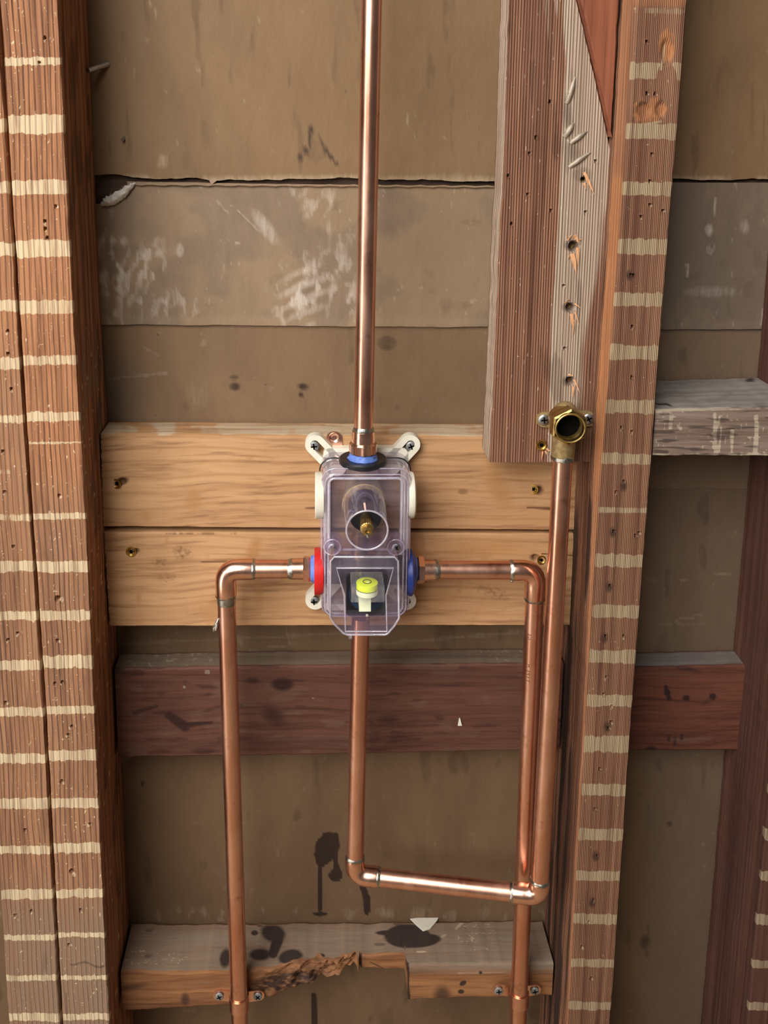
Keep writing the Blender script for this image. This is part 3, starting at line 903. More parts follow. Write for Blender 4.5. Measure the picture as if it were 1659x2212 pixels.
def marks_pine_u(px, py, fid, V):
    fr = fid == 0
    top = (fid == 3)
    R = .6 * (1 - sstep(-3, 6, py - 941 - 3 * np.sin(px * .02))) * sstep(.25, .7, fbm(px / 45, py / 30, 0, 44) + .15 * (px > 560))
    knots = mx(.75 * ell(px, py, 418, 1082, 18, 22, 0, .7), .7 * ell(px, py, 317, 1116, 13, 12, 0, .7), .5 * ell(px, py, 620, 1120, 14, 26, 40, .8), .5 * ell(px, py, 540, 988, 10, 8, 0, .7),
               .8 * ell(px, py, 1075, 1050, 22, 60, -25, .8), .5 * ell(px, py, 1120, 1020, 60, 16, 0, .9), .45 * ell(px, py, 1130, 1120, 120, 26, 0, .9), .35 * ell(px, py, 420, 935, 160, 14, 0, .6))
    rings = np.sin(np.hypot((px - 418) / 1.3, py - 1060) / 6.0)
    G = mx(.75 * seg(px, py, 660, 1098, 688, 1097, 2, 4, .7), .75 * seg(px, py, 1138, 1096, 1192, 1099, 2, 4, .7), .5 * ell(px, py, 1000, 1062, 13, 7, 0, .5), .9 * ell(px, py, 262, 1040, 16, 9, -20, .6), .7 * ell(px, py, 1165, 1058, 10, 12, 0, .6),
           .8 * (1 - sstep(0, 5, px - np.interp(py, [907, 1140], [217, 222]))) * (fbm(px, py / 5, 0, 45) > .4), .9 * (1 - sstep(0, 4, 1142 - py + .008 * (px - 220))) * sstep(.4, .6, fbm(px / 20, .1, 0, 46)))
    B = mx(.9 * knots, .25 * ell(px, py, 420, 1060, 60, 45) * (rings > .6), .4 * sstep(.6, .75, fbm(px / 7, py / 14, 0, 47)) * ell(px, py, 330, 980, 110, 60, 20, .9))
    R = np.where(top, .35 + .4 * sstep(.3, .7, fbm(px / 45, py / 30, 0, 44) + .15 * (px > 560)), R)
    G = np.where(top, .12 * sstep(.4, .8, fbm(px / 60, py / 30, 0, 48)), G)
    return np.where(fr | top, R, 0), np.where(fr | top, G, 0), np.where(fr, B, 0)


def marks_pine_l(px, py, fid, V):
    fr = fid == 0
    G = mx(.7 * seg(px, py, 435, 1214, 490, 1213, 2, 2.8, .7), .6 * seg(px, py, 340, 1152, 520, 1152, 3) * sstep(.4, .6, fbm(px / 12, .4, 0, 53)), .55 * ell(px, py, 395, 1192, 22, 16, 0, .9) * fbm(px / 4, py / 4, 0, 54) * 1.6,
           .5 * ell(px, py, 345, 1215, 20, 12, 0, .9) * fbm(px / 4, py / 4, 0, 55) * 1.6, .4 * ell(px, py, 360, 1248, 26, 12, 0, .9) * fbm(px / 4, py / 4, 0, 56) * 1.6, .7 * ell(px, py, 293, 1190, 10, 7, 0, .6),
           .8 * (1 - sstep(0, 5, px - np.interp(py, [1150, 1354], [224, 237]))) * (fbm(px, py / 5, 0, 57) > .45), .6 * ell(px, py, 1155, 1204, 13, 8, 0, .6), .4 * ell(px, py, 1065, 1280, 40, 16, 20, .9) * fbm(px / 4, py / 4, 0, 58) * 1.8, .9 * seg(px, py, 1170, 1197, 1240, 1199, 1.5))
    B = mx(.7 * ell(px, py, 548, 1190, 14, 30, 20, .8), .5 * ell(px, py, 560, 1290, 10, 50, 0, .9), .6 * ell(px, py, 1060, 1185, 110, 22, 0, .9), .5 * ell(px, py, 950, 1290, 40, 20, 0, .9),
           .5 * sstep(.6, .78, fbm(px / 30, py / 60, 0, 59)))
    return 0 * px, np.where(fr, G, 0), np.where(fr, B, 0)


BY = 0.0575
x0, x1 = A(218, 1040, BY)[0], A(1258, 1040, BY)[0]
def skew(pl, pr):
    """trim the ends of a horizontal board along measured lines"""
    f0, f1 = lin(pl, BY, 'Z'), lin(pr, BY, 'Z')
    def g(V):
        t = (V[:, 0] - V[:, 0].min()) / (V[:, 0].max() - V[:, 0].min())
        V[:, 0] = f0(V[:, 2]) * (1 - t) + f1(V[:, 2]) * t
        return V
    return g
o = board('pine_board', 'X', lin([(218, 938), (1258, 944)], BY, 'X'), lin([(222, 1139), (1258, 1147)], BY, 'X'), stations(x0, x1, x0, x1, .0014, .01), BY, 0.0912, M['pine'], nf=70, ns=12,
          marks=marks_pine_u, seed=107, rad=.0022, jit=.0002, pits=[(262, 1041, 9, .003), (1164, 1058, 8, .003)], endcut=skew([(217, 930), (222, 1140)], [(1262, 940), (1252, 1147)]))
tag(o, 'upper of two new pale pine boards behind the valve box', 'board', 'new pine backing boards')
o = board('pine_board', 'X', lin([(224, 1150), (1252, 1153)], BY, 'X'), lin([(237, 1354), (1240, 1352)], BY, 'X'), stations(x0, x1, x0, x1, .0014, .01), BY, 0.0912, M['pine'], nf=70, ns=8,
          marks=marks_pine_l, seed=118, rad=.0016, jit=.0002, pits=[(293, 1190, 6, .002), (1158, 1205, 8, .003)], endcut=skew([(224, 1150), (237, 1354)], [(1250, 1152), (1240, 1352)]))
tag(o, 'lower of two new pale pine boards behind the valve box', 'board', 'new pine backing boards')


def marks_midblock(px, py, fid, V):
    fr = fid == 0; top = fid == 3
    G = mx(.9 * ell(px, py, 610, 1478, 24, 14, 0, .6), .6 * seg(px, py, 290, 1540, 340, 1525, 6, 4), .7 * seg(px, py, 365, 1545, 400, 1570, 10, 12), .7 * seg(px, py, 390, 1568, 460, 1560, 8, 3),
           .6 * ell(px, py, 590, 1545, 30, 20, 30, .8), .6 * ell(px, py, 440, 1622, 30, 8, 0, .7), .5 * ell(px, py, 840, 1555, 25, 16, 0, .8), .6 * ell(px, py, 545, 1470, 18, 8, 0, .7), .5 * sstep(.6, .8, fbm(px / 50, py / 14, 0, 65)))
    R = mx(.9 * ell(px, py, 448, 1452, 6, 5), .9 * ell(px, py, 399, 1484, 3, 3), .8 * ell(px, py, 676, 1508, 2, 2), .9 * ell(px, py, 909, 1484, 2, 2), .4 * ell(px, py, 345, 1488, 20, 3))
    Rt = .8 * specks(px, py, 66, sx=4, sy=4, thr=.72) * mx(ell(px, py, 370, 1425, 120, 30, 0, .5), ell(px, py, 1080, 1415, 120, 20, 0, .5))
    Bt = .9 + 0 * px
    return np.where(fr, R, np.where(top, Rt, 0)), np.where(fr, G, 0), np.where(fr, .25 * sstep(.5, .7, fbm(px / 60, py / 20, 0, 67)), np.where(top, Bt, 0))


MY = 0.066
mxs = stations(A(250, 1500, MY)[0], A(1214, 1500, MY)[0], -9, 9, .0025, .01)
o = board('wall_block', 'X', lin([(249, 1446), (700, 1438), (1214, 1434)], MY, 'X'), lin([(256, 1637), (700, 1631), (1212, 1620)], MY, 'X'), mxs, MY, YB, M['block'], nf=60, ns=8, marks=marks_midblock, seed=129, rad=.0015, jit=.0006)
tag(o, 'dark stained horizontal block crossing the main bay below the pine boards', 'block', 'horizontal blocking')


def marks_rblock(px, py, fid, V):
    fr = fid == 0; top = fid == 3
    G = mx(.95 * seg(px, py, 1438, 1484, 1445, 1508, 5, 6), .9 * ell(px, py, 1482, 1508, 9, 7), .8 * ell(px, py, 1540, 1505, 9, 8), .8 * ell(px, py, 1406, 1620, 14, 9), .5 * seg(px, py, 1468, 1440, 1510, 1452, 9, 4, .8),
           .8 * seg(px, py, 1442, 1562, 1444, 1600, 2), .8 * seg(px, py, 1458, 1570, 1456, 1610, 2), .8 * seg(px, py, 1475, 1585, 1468, 1605, 2), .5 * seg(px, py, 1520, 1520, 1545, 1505, 7, 5, .8))
    return np.where(top, .5 * specks(px, py, 69, sx=5, sy=5, thr=.7), 0), np.where(fr, G, 0), np.where(top, 1.0, 0)


x0, x1 = R1_right(1.0) - .01, A(1606, 1500, MY)[0]
o = board('wall_block', 'X', lin([(1370, 1443), (1612, 1437)], MY, 'X'), lin([(1370, 1622), (1596, 1622)], MY, 'X'), stations(x0, x1, -9, 9, .003, .01), MY, YB, M['block_red'], nf=50, ns=8, marks=marks_rblock, seed=130, rad=.0015, jit=.0004)
tag(o, 'reddish knotty block low in the narrow right bay', 'block', 'horizontal blocking')


def marks_ublock(px, py, fid, V):
    fr = fid == 0; top = fid == 3
    R = mx(.9 * (1 - sstep(0, 7, np.abs(py - 888 + .03 * (px - 1410)))) * (.4 + fbm(px / 9, .3, 0, 70)), .8 * seg(px, py, 1450, 895, 1448, 925, 4), .8 * seg(px, py, 1544, 895, 1546, 980, 5), .9 * seg(px, py, 1634, 900, 1632, 985, 5), .8 * seg(px, py, 1582, 930, 1580, 982, 4),
           .7 * seg(px, py, 1556, 900, 1556, 975, 3), .8 * (1 - sstep(0, 6, np.abs(py - 981))) * (.3 + fbm(px / 12, .8, 0, 71)), .6 * specks(px, py, 72, sx=6, sy=9, thr=.74))
    G = mx(.6 * sstep(.58, .75, fbm(px / 60, py / 5, 0, 73)), .6 * seg(px, py, 1415, 975, 1440, 977, 5))
    Gt = mx(.9 * seg(px, py, 1418, 872, 1450, 875, 2.5), .9 * seg(px, py, 1612, 822, 1628, 820, 3), .3 * sstep(.5, .7, fbm(px / 40, py / 12, 0, 74)))
    return np.where(fr, R, np.where(top, .5 * sstep(865, 885, py), 0)), np.where(fr, G, np.where(top, Gt, 0)), np.where(fr, .35, np.where(top, 1.3, 0))


x0 = R1_right(1.35) + .001; x1 = float(R2_left(1.35)) - .001
o = board('wall_block', 'X', lin([(1410, 888), (1659, 880)], .003, 'X'), lin([(1405, 985), (1659, 985)], .003, 'X'), stations(x0, x1, -9, 9, .002, .01), .003, YB, M['block_grey'], nf=50, ns=14, marks=marks_ublock, seed=141, rad=.0015, jit=.0006)
tag(o, 'whitish worn block with dusty grey top high in the narrow right bay', 'block', 'horizontal blocking')


def marks_low_block(px, py, fid, V):
    fr = fid == 0; top = fid == 3
    Gt = mx(.95 * ell(px, py, 590, 2015, 26, 20, 20, .5), .95 * seg(px, py, 600, 2030, 590, 2060, 12, 10), 1.0 * ell(px, py, 628, 2068, 26, 17, -10, .4), .9 * ell(px, py, 562, 2062, 24, 13, 0, .5), .8 * ell(px, py, 487, 2070, 13, 22, 10, .4),
            .8 * ell(px, py, 560, 1995, 9, 7), .8 * ell(px, py, 550, 2015, 8, 6), .7 * ell(px, py, 694, 2065, 9, 6), .6 * ell(px, py, 860, 1996, 12, 3), .5 * ell(px, py, 820, 2040, 14, 4), .6 * ell(px, py, 692, 1981, 22, 6),
            .9 * ell(px, py, 880, 2022, 50, 26, 0, .15), .9 * ell(px, py, 905, 2032, 48, 15, -5, .2), .8 * ell(px, py, 840, 2015, 30, 6, 0, .3), .5 * ell(px, py, 322, 2010, 10, 5, 0, .8), .5 * ell(px, py, 320, 2065, 12, 5, 0, .8))
    Rt = mx(.8 * specks(px, py, 75, sx=3, sy=3, thr=.74) * mx(ell(px, py, 330, 2070, 90, 30, 0, .6), ell(px, py, 1020, 2020, 70, 50, 0, .6)), .9 * seg(px, py, 1000, 1992, 985, 2006, 3), .9 * ell(px, py, 958, 2022, 8, 3, -30), .9 * ell(px, py, 1019, 2028, 3, 7), .8 * ell(px, py, 910, 2056, 12, 3))
    Bt = 1.2 + 0 * px
    G = mx(.85 * ell(px, py, 620, 2120, 80, 20, -10, .7) * fbm(px / 12, py / 6, 0, 76) * 1.7, .9 * seg(px, py, 781, 2060, 778, 2130, 2.2), .9 * seg(px, py, 880, 2060, 884, 2175, 2.4), .8 * seg(px, py, 782, 2100, 876, 2104, 2), .6 * seg(px, py, 800, 2078, 840, 2098, 1.5),
           .9 * ell(px, py, 1000, 2124, 8, 5, -30), .8 * ell(px, py, 996, 2142, 7, 5), .6 * ell(px, py, 955, 2150, 20, 22, 0, .7), .8 * ell(px, py, 1038, 2101, 4, 4), .7 * ell(px, py, 1037, 2160, 3, 3), .6 * ell(px, py, 285, 2132, 40, 7, -10, .8), .9 * ell(px, py, 863, 2144, 10, 8) * 0,
           .7 * ell(px, py, 400, 2160, 10, 16, 0, .7))
    R = mx(.5 * seg(px, py, 990, 2102, 1100, 2100, 5, 3, .8), .6 * seg(px, py, 890, 2108, 990, 2104, 10, 5, .8) * .6)
    B = .8 * (1 - sstep(2085, 2115, py)) * (px > 880) + .5 * sstep(700, 540, px) * 0
    return np.where(fr, R, np.where(top, Rt, 0)), np.where(fr, G, np.where(top, Gt, 0)), np.where(fr, B, np.where(top, Bt, 0))


LY = 0.037
lt = lin([(262, 2100), (470, 2101), (880, 2097), (1198, 2092)], LY, 'X')
lb = lin([(262, 2184), (470, 2172), (540, 2168), (600, 2160), (660, 2148), (720, 2136), (778, 2128), (879, 2130), (882, 2172), (1000, 2168), (1194, 2164)], LY, 'X')
def low_y(c, t):
    """gouged and notched front"""
    px, _ = PX(np.stack([t.ravel(), np.full(t.size, LY), c.ravel()], -1)); px = px.reshape(t.shape)
    g = (.003 + .020 * sstep(540, 760, px)) * sstep(500, 560, px) * (1 - sstep(770, 782, px)) * (.35 + fbm(t * 110, c * 160, 0, 143))
    nt_ = .018 * (sstep(776, 779, px) - sstep(879, 882, px)) + .006 * sstep(879, 882, px)
    return g + nt_
x0, x1 = A(262, 2130, LY)[0], A(1197, 2130, LY)[0]
o = board('wall_block', 'X', lt, lb, stations(x0, x1, -9, 9, .0014, .01), LY, YB, M['block_low'], nf=46, ns=40, marks=marks_low_block, seed=152, rad=.002, jit=.0008, yfun=low_y)
tag(o, 'gouged and notched block with stained top carrying both pipe straps', 'block', 'horizontal blocking')

# ------------------------------------------------------------------ plumbing materials
M['copper'] = metal('copper_tube', (243, 196, 172), (219, 158, 130), rough=0.30, scale=30, stretch=0.35, bump=0.015, spots=(176, 120, 88))
M['copper_bright'] = metal('bright_copper_fitting', (248, 204, 182), (228, 172, 144), rough=0.24, scale=50, bump=0.08)
M['solder'] = metal('dull_solder', (206, 202, 190), (150, 146, 134), rough=0.32, scale=160, bump=0.3)
M['brass'] = metal('brass', (206, 178, 112), (166, 138, 82), rough=0.36, scale=120, bump=0.1)
M['brass_cast'] = metal('cast_brass', (184, 160, 112), (152, 130, 88), rough=0.5, scale=300, bump=0.3, metallic=0.65)
M['steel'] = metal('zinc_screw', (190, 192, 194), (150, 152, 154), rough=0.38, scale=120, bump=0.1)
M['dark_steel'] = metal('grey_screw', (150, 152, 150), (116, 118, 116), rough=0.45, scale=120, bump=0.1, metallic=0.55)
M['gold_screw'] = metal('yellow_zinc_screw', (214, 176, 92), (172, 132, 62), rough=0.36, scale=160, bump=0.1)
M['nail'] = metal('weathered_nail', (188, 176, 158), (140, 126, 108), rough=0.55, scale=200, bump=0.4, metallic=0.5)
M['recess'] = plastic('dark_recess', (9, 8, 7), 0.9)
M['white_plastic'] = plastic('ivory_nylon', (224, 218, 200), 0.45, sss=0.15)
M['black_rubber'] = plastic('black_rubber', (22, 23, 26), 0.42)
M['red_plastic'] = plastic('red_plastic', (200, 34, 32), 0.35)
M['blue_plastic'] = plastic('blue_plastic', (38, 62, 140), 0.4)
M['blue_tape'] = plastic('blue_thread_sealant', (96, 128, 206), 0.5, var=.4)
M['lime'] = NT('lime_vial'); _m = M['lime']; _m.bsdf.inputs['Base Color'].default_value = srgb(224, 238, 40); _m.bsdf.inputs['Roughness'].default_value = .2; _m.bsdf.inputs['Subsurface Weight'].default_value = .2; _m.bsdf.inputs['Subsurface Radius'].default_value = (.004, .004, .001); M['lime'] = _m.m
M['vial_white'] = plastic('pale_vial_base', (232, 236, 200), 0.4)
M['clear'] = clear_plastic('clear_smoky_plastic', (0.955, 0.945, 0.96, 1), 0.45, 0.06, (196, 184, 204))
M['clear_rim'] = clear_plastic('clear_plastic_edge', (0.86, 0.83, 0.88, 1), 2.0, 0.3, (236, 232, 242))
M['clear_thick'] = clear_plastic('thick_clear_plastic', (0.88, 0.84, 0.90, 1), 1.3, 0.14, (176, 156, 190))
M['acrylic'] = clear_plastic('clear_acrylic', (0.97, 0.97, 0.975, 1), 1.3, 0.07, (225, 225, 230))
M['ink'] = plastic('red_brown_ink', (74, 30, 20), 0.6)
M['splinter'] = wood('fresh_splinter_wood', (190, 128, 84), (232, 184, 136), across=200, along=4)
M['paperscrap'] = plastic('pale_scrap', (214, 208, 192), 0.8)

RP = 0.00795          # half-inch copper: 15.9 mm outside
VY = 0.027            # plane of the valve ports


def vec(p): return np.asarray(p, float)
def unit(v): v = vec(v); return v / np.linalg.norm(v)


def pipe(parent, p0, p1, name='pipe', r=RP, mat=None):
    p0, p1 = vec(p0), vec(p1); L = np.linalg.norm(p1 - p0)
    mb = MB(); n = max(2, int(L / .02))
    mb.tube([p0 + (p1 - p0) * k / n for k in range(n + 1)], r, 40)
    return mb.build(name, mat or M['copper'], parent)


def elbow(parent, c, da, db, la, lb, r=0.0090, bend=0.0115, name='elbow'):
    """copper elbow with corner at c, sockets of length la along da and lb along db"""
    c, da, db = vec(c), unit(da), unit(db)
    pts = [c + da * la, c + da * (la - .0012), c + da * (bend + .002)]
    rad = [r - .0003, r, r]
    for k in range(9):
        t = k / 8
        p = (1 - t) ** 2 * (c + da * bend) + 2 * t * (1 - t) * c * 1 + t * t * (c + db * bend)
        # rounder than a parabola
        pts.append(p + (c - p) * -0.0); rad.append(r)
    pts += [c + db * (bend + .002), c + db * (lb - .0012), c + db * lb]
    rad += [r, r, r - .0003]
    e = MB().tube(pts, rad, 40).build(name, M['copper_bright'], parent)
    for d, l in ((da, la), (db, lb)):
        solder(e, c + d * (l + .0006), d, .0026)
    return e


def solder(parent, c, axis, w=0.003, r=RP, name='solder_joint', seed=None):
    s = random.random() * 9
    pr = [(-w * .6, r + .0001), (-w * .45, r + .0009), (0, r + .0010), (w * .4, r + .0005), (w * .75, r + .00005)]
    return MB().lathe(c, axis, pr, 40, wob=lambda t, h: .03 * math.sin(3 * t + s) + .02 * math.sin(7 * t + 2 * s)).build(name, M['solder'], parent)


def hex_nut(parent, c, axis, w, across, name='hex', mat=None, phase=0.0):
    R = across / 2 / math.cos(math.pi / 6)
    return MB().lathe(c, axis, [(-w / 2, R * .93), (-w / 2 + .001, R), (w / 2 - .001, R), (w / 2, R * .93)], 6, phase=phase).build(name, mat or M['copper_bright'], parent, sharp=20)


def adapter(parent, port, axis, fluted=False):
    """male adapter between valve port and pipe; axis points away from the valve"""
    port, axis = vec(port), unit(axis)
    g = MB()
    if fluted:
        a = MB().lathe(port + axis * .0075, axis, [(-.0045, .0098), (-.004, .0112), (.0035, .0115), (.005, .0102)], 48, wob=lambda t, h: .035 * math.cos(12 * t)).build('adapter', M['copper_bright'], parent)
        MB().lathe(port + axis * .016, axis, [(-.005, .0098), (.0062, .0094)], 40).build('socket', M['copper_bright'], a)
        solder(a, port + axis * .0232, axis, .004)
    else:
        a = hex_nut(parent, port + axis * .0062, axis, .0058, .0205, 'adapter', phase=0.35)
        MB().lathe(port + axis * .013, axis, [(-.005, .0092), (.0055, .0090)], 40).build('socket', M['copper_bright'], a)
        solder(a, port + axis * .0195, axis, .004)
    MB().lathe(port, axis, [(-.003, .0125), (-.0016, .0128), (.0000, .0118), (.0014, .0112), (.0028, .0102)], 40, wob=lambda t, h: .03 * math.sin(5 * t + h * 2000) + .02 * math.sin(11 * t)).build('thread_sealant', M['blue_tape'], a)
    return a


def screw(parent, c, r, mat, cross=True, name='screw', nrm=(0, -1, 0), rot=0.0):
    c = vec(c)
    s = MB().lathe(c, nrm, [(-.002, r * .55), (0, r * .98), (.0006, r), (.0011, r * .86), (.0014, r * .5), (.0015, 0.00001)], 28).build(name, mat, parent)
    a, u, w = frame(nrm)
    u2, w2 = u * math.cos(rot) + w * math.sin(rot), -u * math.sin(rot) + w * math.cos(rot)
    mb = MB()
    for d, e in ((u2, w2), (w2, u2)):
        L, t = r * .58, r * .13
        q = c + a * .0009
        mb.prism([q - d * L - e * t, q + d * L - e * t, q + d * L + e * t, q - d * L + e * t], a * .0008)
    mb.build('drive_recess', M['recess'], s, smooth=False)
    return s


# --- shower riser
port_top = A(784, 985, VY)
tz = A(803, 0, VY)
dirn = unit(tz - port_top)
riser = empty('shower_riser', port_top, 'tall copper riser pipe climbing from the top of the valve box', 'copper pipe', 'copper plumbing')
pipe(riser, port_top + dirn * .012, port_top + dirn * 1.05)
adapter(riser, port_top + dirn * .0, dirn, True)

# --- hot supply (left)
hp = A(668, 1229, VY); hc = A(487, 1230, VY)
hot = empty('hot_supply_line', A(516, 2150, VY), 'left copper supply line bending down from the red ring of the valve', 'copper pipe', 'copper plumbing')
dh = unit(hc - hp)
low = A(516, 2150, VY); ddn = unit(low - hc)
adapter(hot, hp + dh * -.004, dh)
pipe(hot, hp + dh * .008, hc - dh * .012)
elbow(hot, hc, -dh, ddn, .0235, .0235)
pipe(hot, hc + ddn * .012, hc + ddn * .95)
# solder run
mb = MB()
q = hc + ddn * .047
pts = [A(472, 1336, VY - .004), A(470, 1342, VY - .005), A(467, 1350, VY - .005), A(463, 1357, VY - .005), A(461, 1364, VY - .005)]
mb.tube(pts, [.0006, .0013, .0017, .0019, .0008], 10)
mb.tube([A(469, 1348, VY - .006), A(466, 1362, VY - .007)], [.0011, .0006], 8)
mb.build('solder_drip', M['solder'], hot)
MB().lathe(hc + ddn * .0275, ddn, [(-.004, RP + .0002), (0, RP + .0004), (.004, RP + .0001)], 40).build('solder_joint', M['solder'], hot)

# --- cold supply (right)
cp = A(903, 1231, VY); cc = A(1157, 1232, VY)
cold = empty('cold_supply_line', A(1121, 2150, VY), 'right copper supply line bending down from the blue ring of the valve', 'copper pipe', 'copper plumbing')
dc = unit(cc - cp)
lowc = A(1121, 2150, VY); dcd = unit(lowc - cc)
adapter(cold, cp - dc * .004, dc)
pipe(cold, cp + dc * .008, cc - dc * .012)
elbow(cold, cc, -dc, dcd, .0205, .0255)
pr1 = pipe(cold, cc + dcd * .012, cc + dcd * .95)
MB().lathe(A(1106, 1253, VY - .003), (0, 0, -1), [(-.0022, .0004), (-.001, .0012), (.0005, .0016), (.0018, .0008), (.002, .00001)], 12).build('solder_drip', M['solder'], cold)

# --- tub spout line: down from the valve, across, up to the drop-ear elbow
ta = A(779, 1332, VY); tb = A(766, 1889, VY)
SY = 0.001
ec = A(1164, 1934, SY)
tub = empty('tub_spout_line', tb, 'U-shaped copper spout line from valve bottom across and up to the brass elbow', 'copper pipe', 'copper plumbing')
dt = unit(tb - ta); dx_ = unit(ec - tb)
brass_j = A(1216, 985, SY); du = unit(brass_j - ec)
pipe(tub, ta, tb - dt * .012)
elbow(tub, tb, -dt, dx_, .0185, .0215)
pipe(tub, tb + dx_ * .012, ec - dx_ * .012)
elbow(tub, ec, -dx_, du, .0235, .0155)
pipe(tub, ec + du * .010, brass_j + du * .004)
# brass drop-ear elbow (soldered on, so part of the line)
top = brass_j + du * 0.034
ear = MB().lathe(brass_j + du * .0005, du, [(-.001, .0088), (0, .0094), (.016, .0094), (.034, .0100), (.041, .0085), (.0445, .0050), (.0455, .00001)], 40).build('drop_ear_elbow', M['brass_cast'], tub)
tag(ear, 'brass drop-ear elbow with open hex port')
pc = A(1232, 925, -.025)                       # centre of the hex face
po = np.array([pc[0], 0, pc[2]])
R6 = .0262 / 2 / math.cos(math.pi / 6)
# hex collar with threaded bore
mb = MB()
mb.lathe(pc, (0, 1, 0), [(0.0, .0118), (0.0, R6 * .90), (.0012, R6), (.0125, R6), (.0145, R6 * .9), (.0146, .0128), (.026, .0118)], 6, phase=math.pi / 2 + .04)
hexo = MB().lathe(pc, (0, 1, 0), [(.0004, R6 * .90), (.0016, R6), (.0125, R6), (.0145, R6 * .9), (.0145, .0136), (.0004, .0136)], 6, closed=True, phase=math.pi / 2 + .04).build('hex_collar', M['brass'], ear, sharp=20)
MB().lathe(pc, (0, 1, 0), [(-.0006, .0108), (-.0009, .0116), (-.0006, .0122), (.001, .0126), (.0145, .0126), (.0145, .0124), (.026, .0114), (.026, .0098),
                           (.014, .0098), (.0128, .0104), (.0116, .0099), (.0104, .0104), (.0092, .0099), (.008, .0104), (.0068, .0099), (.0056, .0104), (.0044, .0099), (.0032, .0105), (.002, .0101)], 48, closed=True).build('threaded_port', M['brass'], ear)
MB().lathe(pc + np.array([0, .0100, 0]), (0, 1, 0), [(0, .0000101), (0, .0097), (.001, .0097)], 32).build('port_shade_disc', M['recess'], ear)  # black disc stands in for the shade deep inside the port
# mounting ears
mb = MB()
for (sx, sy_) in ((1175, 907), (1272, 905)):
    s0 = A(sx, sy_, .0165); c0 = np.array([brass_j[0] + .002, .0165, s0[2]])
    d = unit(c0 - s0); pr = np.array([-d[2], 0, d[0]])
    out = []
    for k in range(13):
        t = math.pi / 2 + math.pi * k / 12
        out.append(s0 + d * math.cos(t) * .0064 + pr * math.sin(t) * .0064)
    out += [c0 - pr * .0075, c0 + pr * .0075]
    mb.prism(out, (0, .0024, 0))
mb.build('mounting_ears', M['brass_cast'], ear)
screw(ear, A(1175, 907, .0160), .0046, M['steel'], rot=.1)
screw(ear, A(1271, 905, .0160), .0046, M['steel'], rot=.5)
solder(ear, brass_j - du * .0005, du, .005, r=RP + .0006)


# lettering stamped in ink on the cold pipe, reading upwards
def pipe_text(txt, parent, start, dirv, size, name='lettering'):
    """bend a text mesh onto the pipe: start on the axis, text runs along dirv, facing the viewer"""
    cu = bpy.data.curves.new('t', 'FONT'); cu.body = txt; cu.size = size; cu.space_character = 1.35
    ob = bpy.data.objects.new('t', cu); COL.objects.link(ob)
    dg = bpy.context.evaluated_depsgraph_get()
    me = bpy.data.meshes.new_from_object(ob.evaluated_get(dg))
    V = np.array([v.co[:] for v in me.vertices]); Fs = [tuple(p.vertices) for p in me.polygons]
    bpy.data.objects.remove(ob); bpy.data.curves.remove(cu); bpy.data.meshes.remove(me)
    a = unit(dirv); f = np.array([0, -1.0, 0]); f = unit(f - a * f.dot(a)); s_ = np.cross(f, a)   # s_: across the pipe
    rr = RP + .00012
    out = []
    for x, y, z in V:
        th = (y - size * .35) / rr - 0.62
        out.append(vec(start) + a * x + rr * (f * math.cos(th) - s_ * math.sin(th) * -1 * -1))
    o = MB().add(out, Fs).build(name, M['ink'], parent, smooth=False)
    return o


axpt = lambda row: A(1157, 1232, VY) + dcd * ((1232 - row) / (1232 - 2150) * np.linalg.norm(lowc - cc))
def on_axis(row):
    t0, t1 = 0.0, .7
    for _ in range(40):
        tm = (t0 + t1) / 2
        if PX((cc + dcd * tm)[None])[1][0] < row: t0 = tm
        else: t1 = tm
    return cc + dcd * t0
pipe_text('TYPE M', pr1, on_axis(1464), -dcd, .0042)
pipe_text('GE', pr1, on_axis(1374), -dcd, .0042)

# ------------------------------------------------------------------ pipe straps
def strap(px_l, px_r, row, axis_pt, axis_dir, label):
    c = vec(axis_pt); a = unit(axis_dir); a = a if a[2] < 0 else -a
    root = empty('pipe_strap', c, label, 'pipe strap', 'copper pipe straps')
    f = np.array([0, -1.0, 0]); f = unit(f - a * f.dot(a)); s_ = unit(np.cross(a, f)); s_ = s_ if s_[0] > 0 else -s_
    yb = LY - .0006
    # band: half-round over the pipe
    V, Fs = [], []
    n = 16
    for h in (-.004, .0095):
        for r in (RP + .0002, RP + .0014):
            for k in range(n + 1):
                t = math.pi * k / n
                V.append(c + a * h + s_ * math.cos(t) * r + f * math.sin(t) * r)
    m = n + 1
    for k in range(n):
        Fs += [(m + k, m + k + 1, 3 * m + k + 1, 3 * m + k), (k, 2 * m + k, 2 * m + k + 1, k + 1), (k, k + 1, m + k + 1, m + k), (2 * m + k, 3 * m + k, 3 * m + k + 1, 2 * m + k + 1)]
    MB().add(V, Fs).build('band', M['copper'], root)
    for sx in (px_l, px_r):
        s0 = A(sx, row, yb - .001); sg = 1 if s0[0] > c[0] else -1
        inner = np.array([c[0] + sg * (RP + .0004), yb - .001, s0[2] - .001])
        out = []
        for k in range(9):
            t = -math.pi / 2 + math.pi * k / 8
            out.append(s0 + np.array([sg * math.cos(t) * .0062, 0, math.sin(t) * .0056]))
        out += [inner + np.array([0, 0, .0058]), inner + np.array([0, 0, -.0062])]
        e = MB().prism(out, (0, .0013, 0)).build('ear', M['copper_bright'], root)
        screw(e, s0 - np.array([0, .0006, 0]), .0041, M['dark_steel'], rot=random.random())
    return root


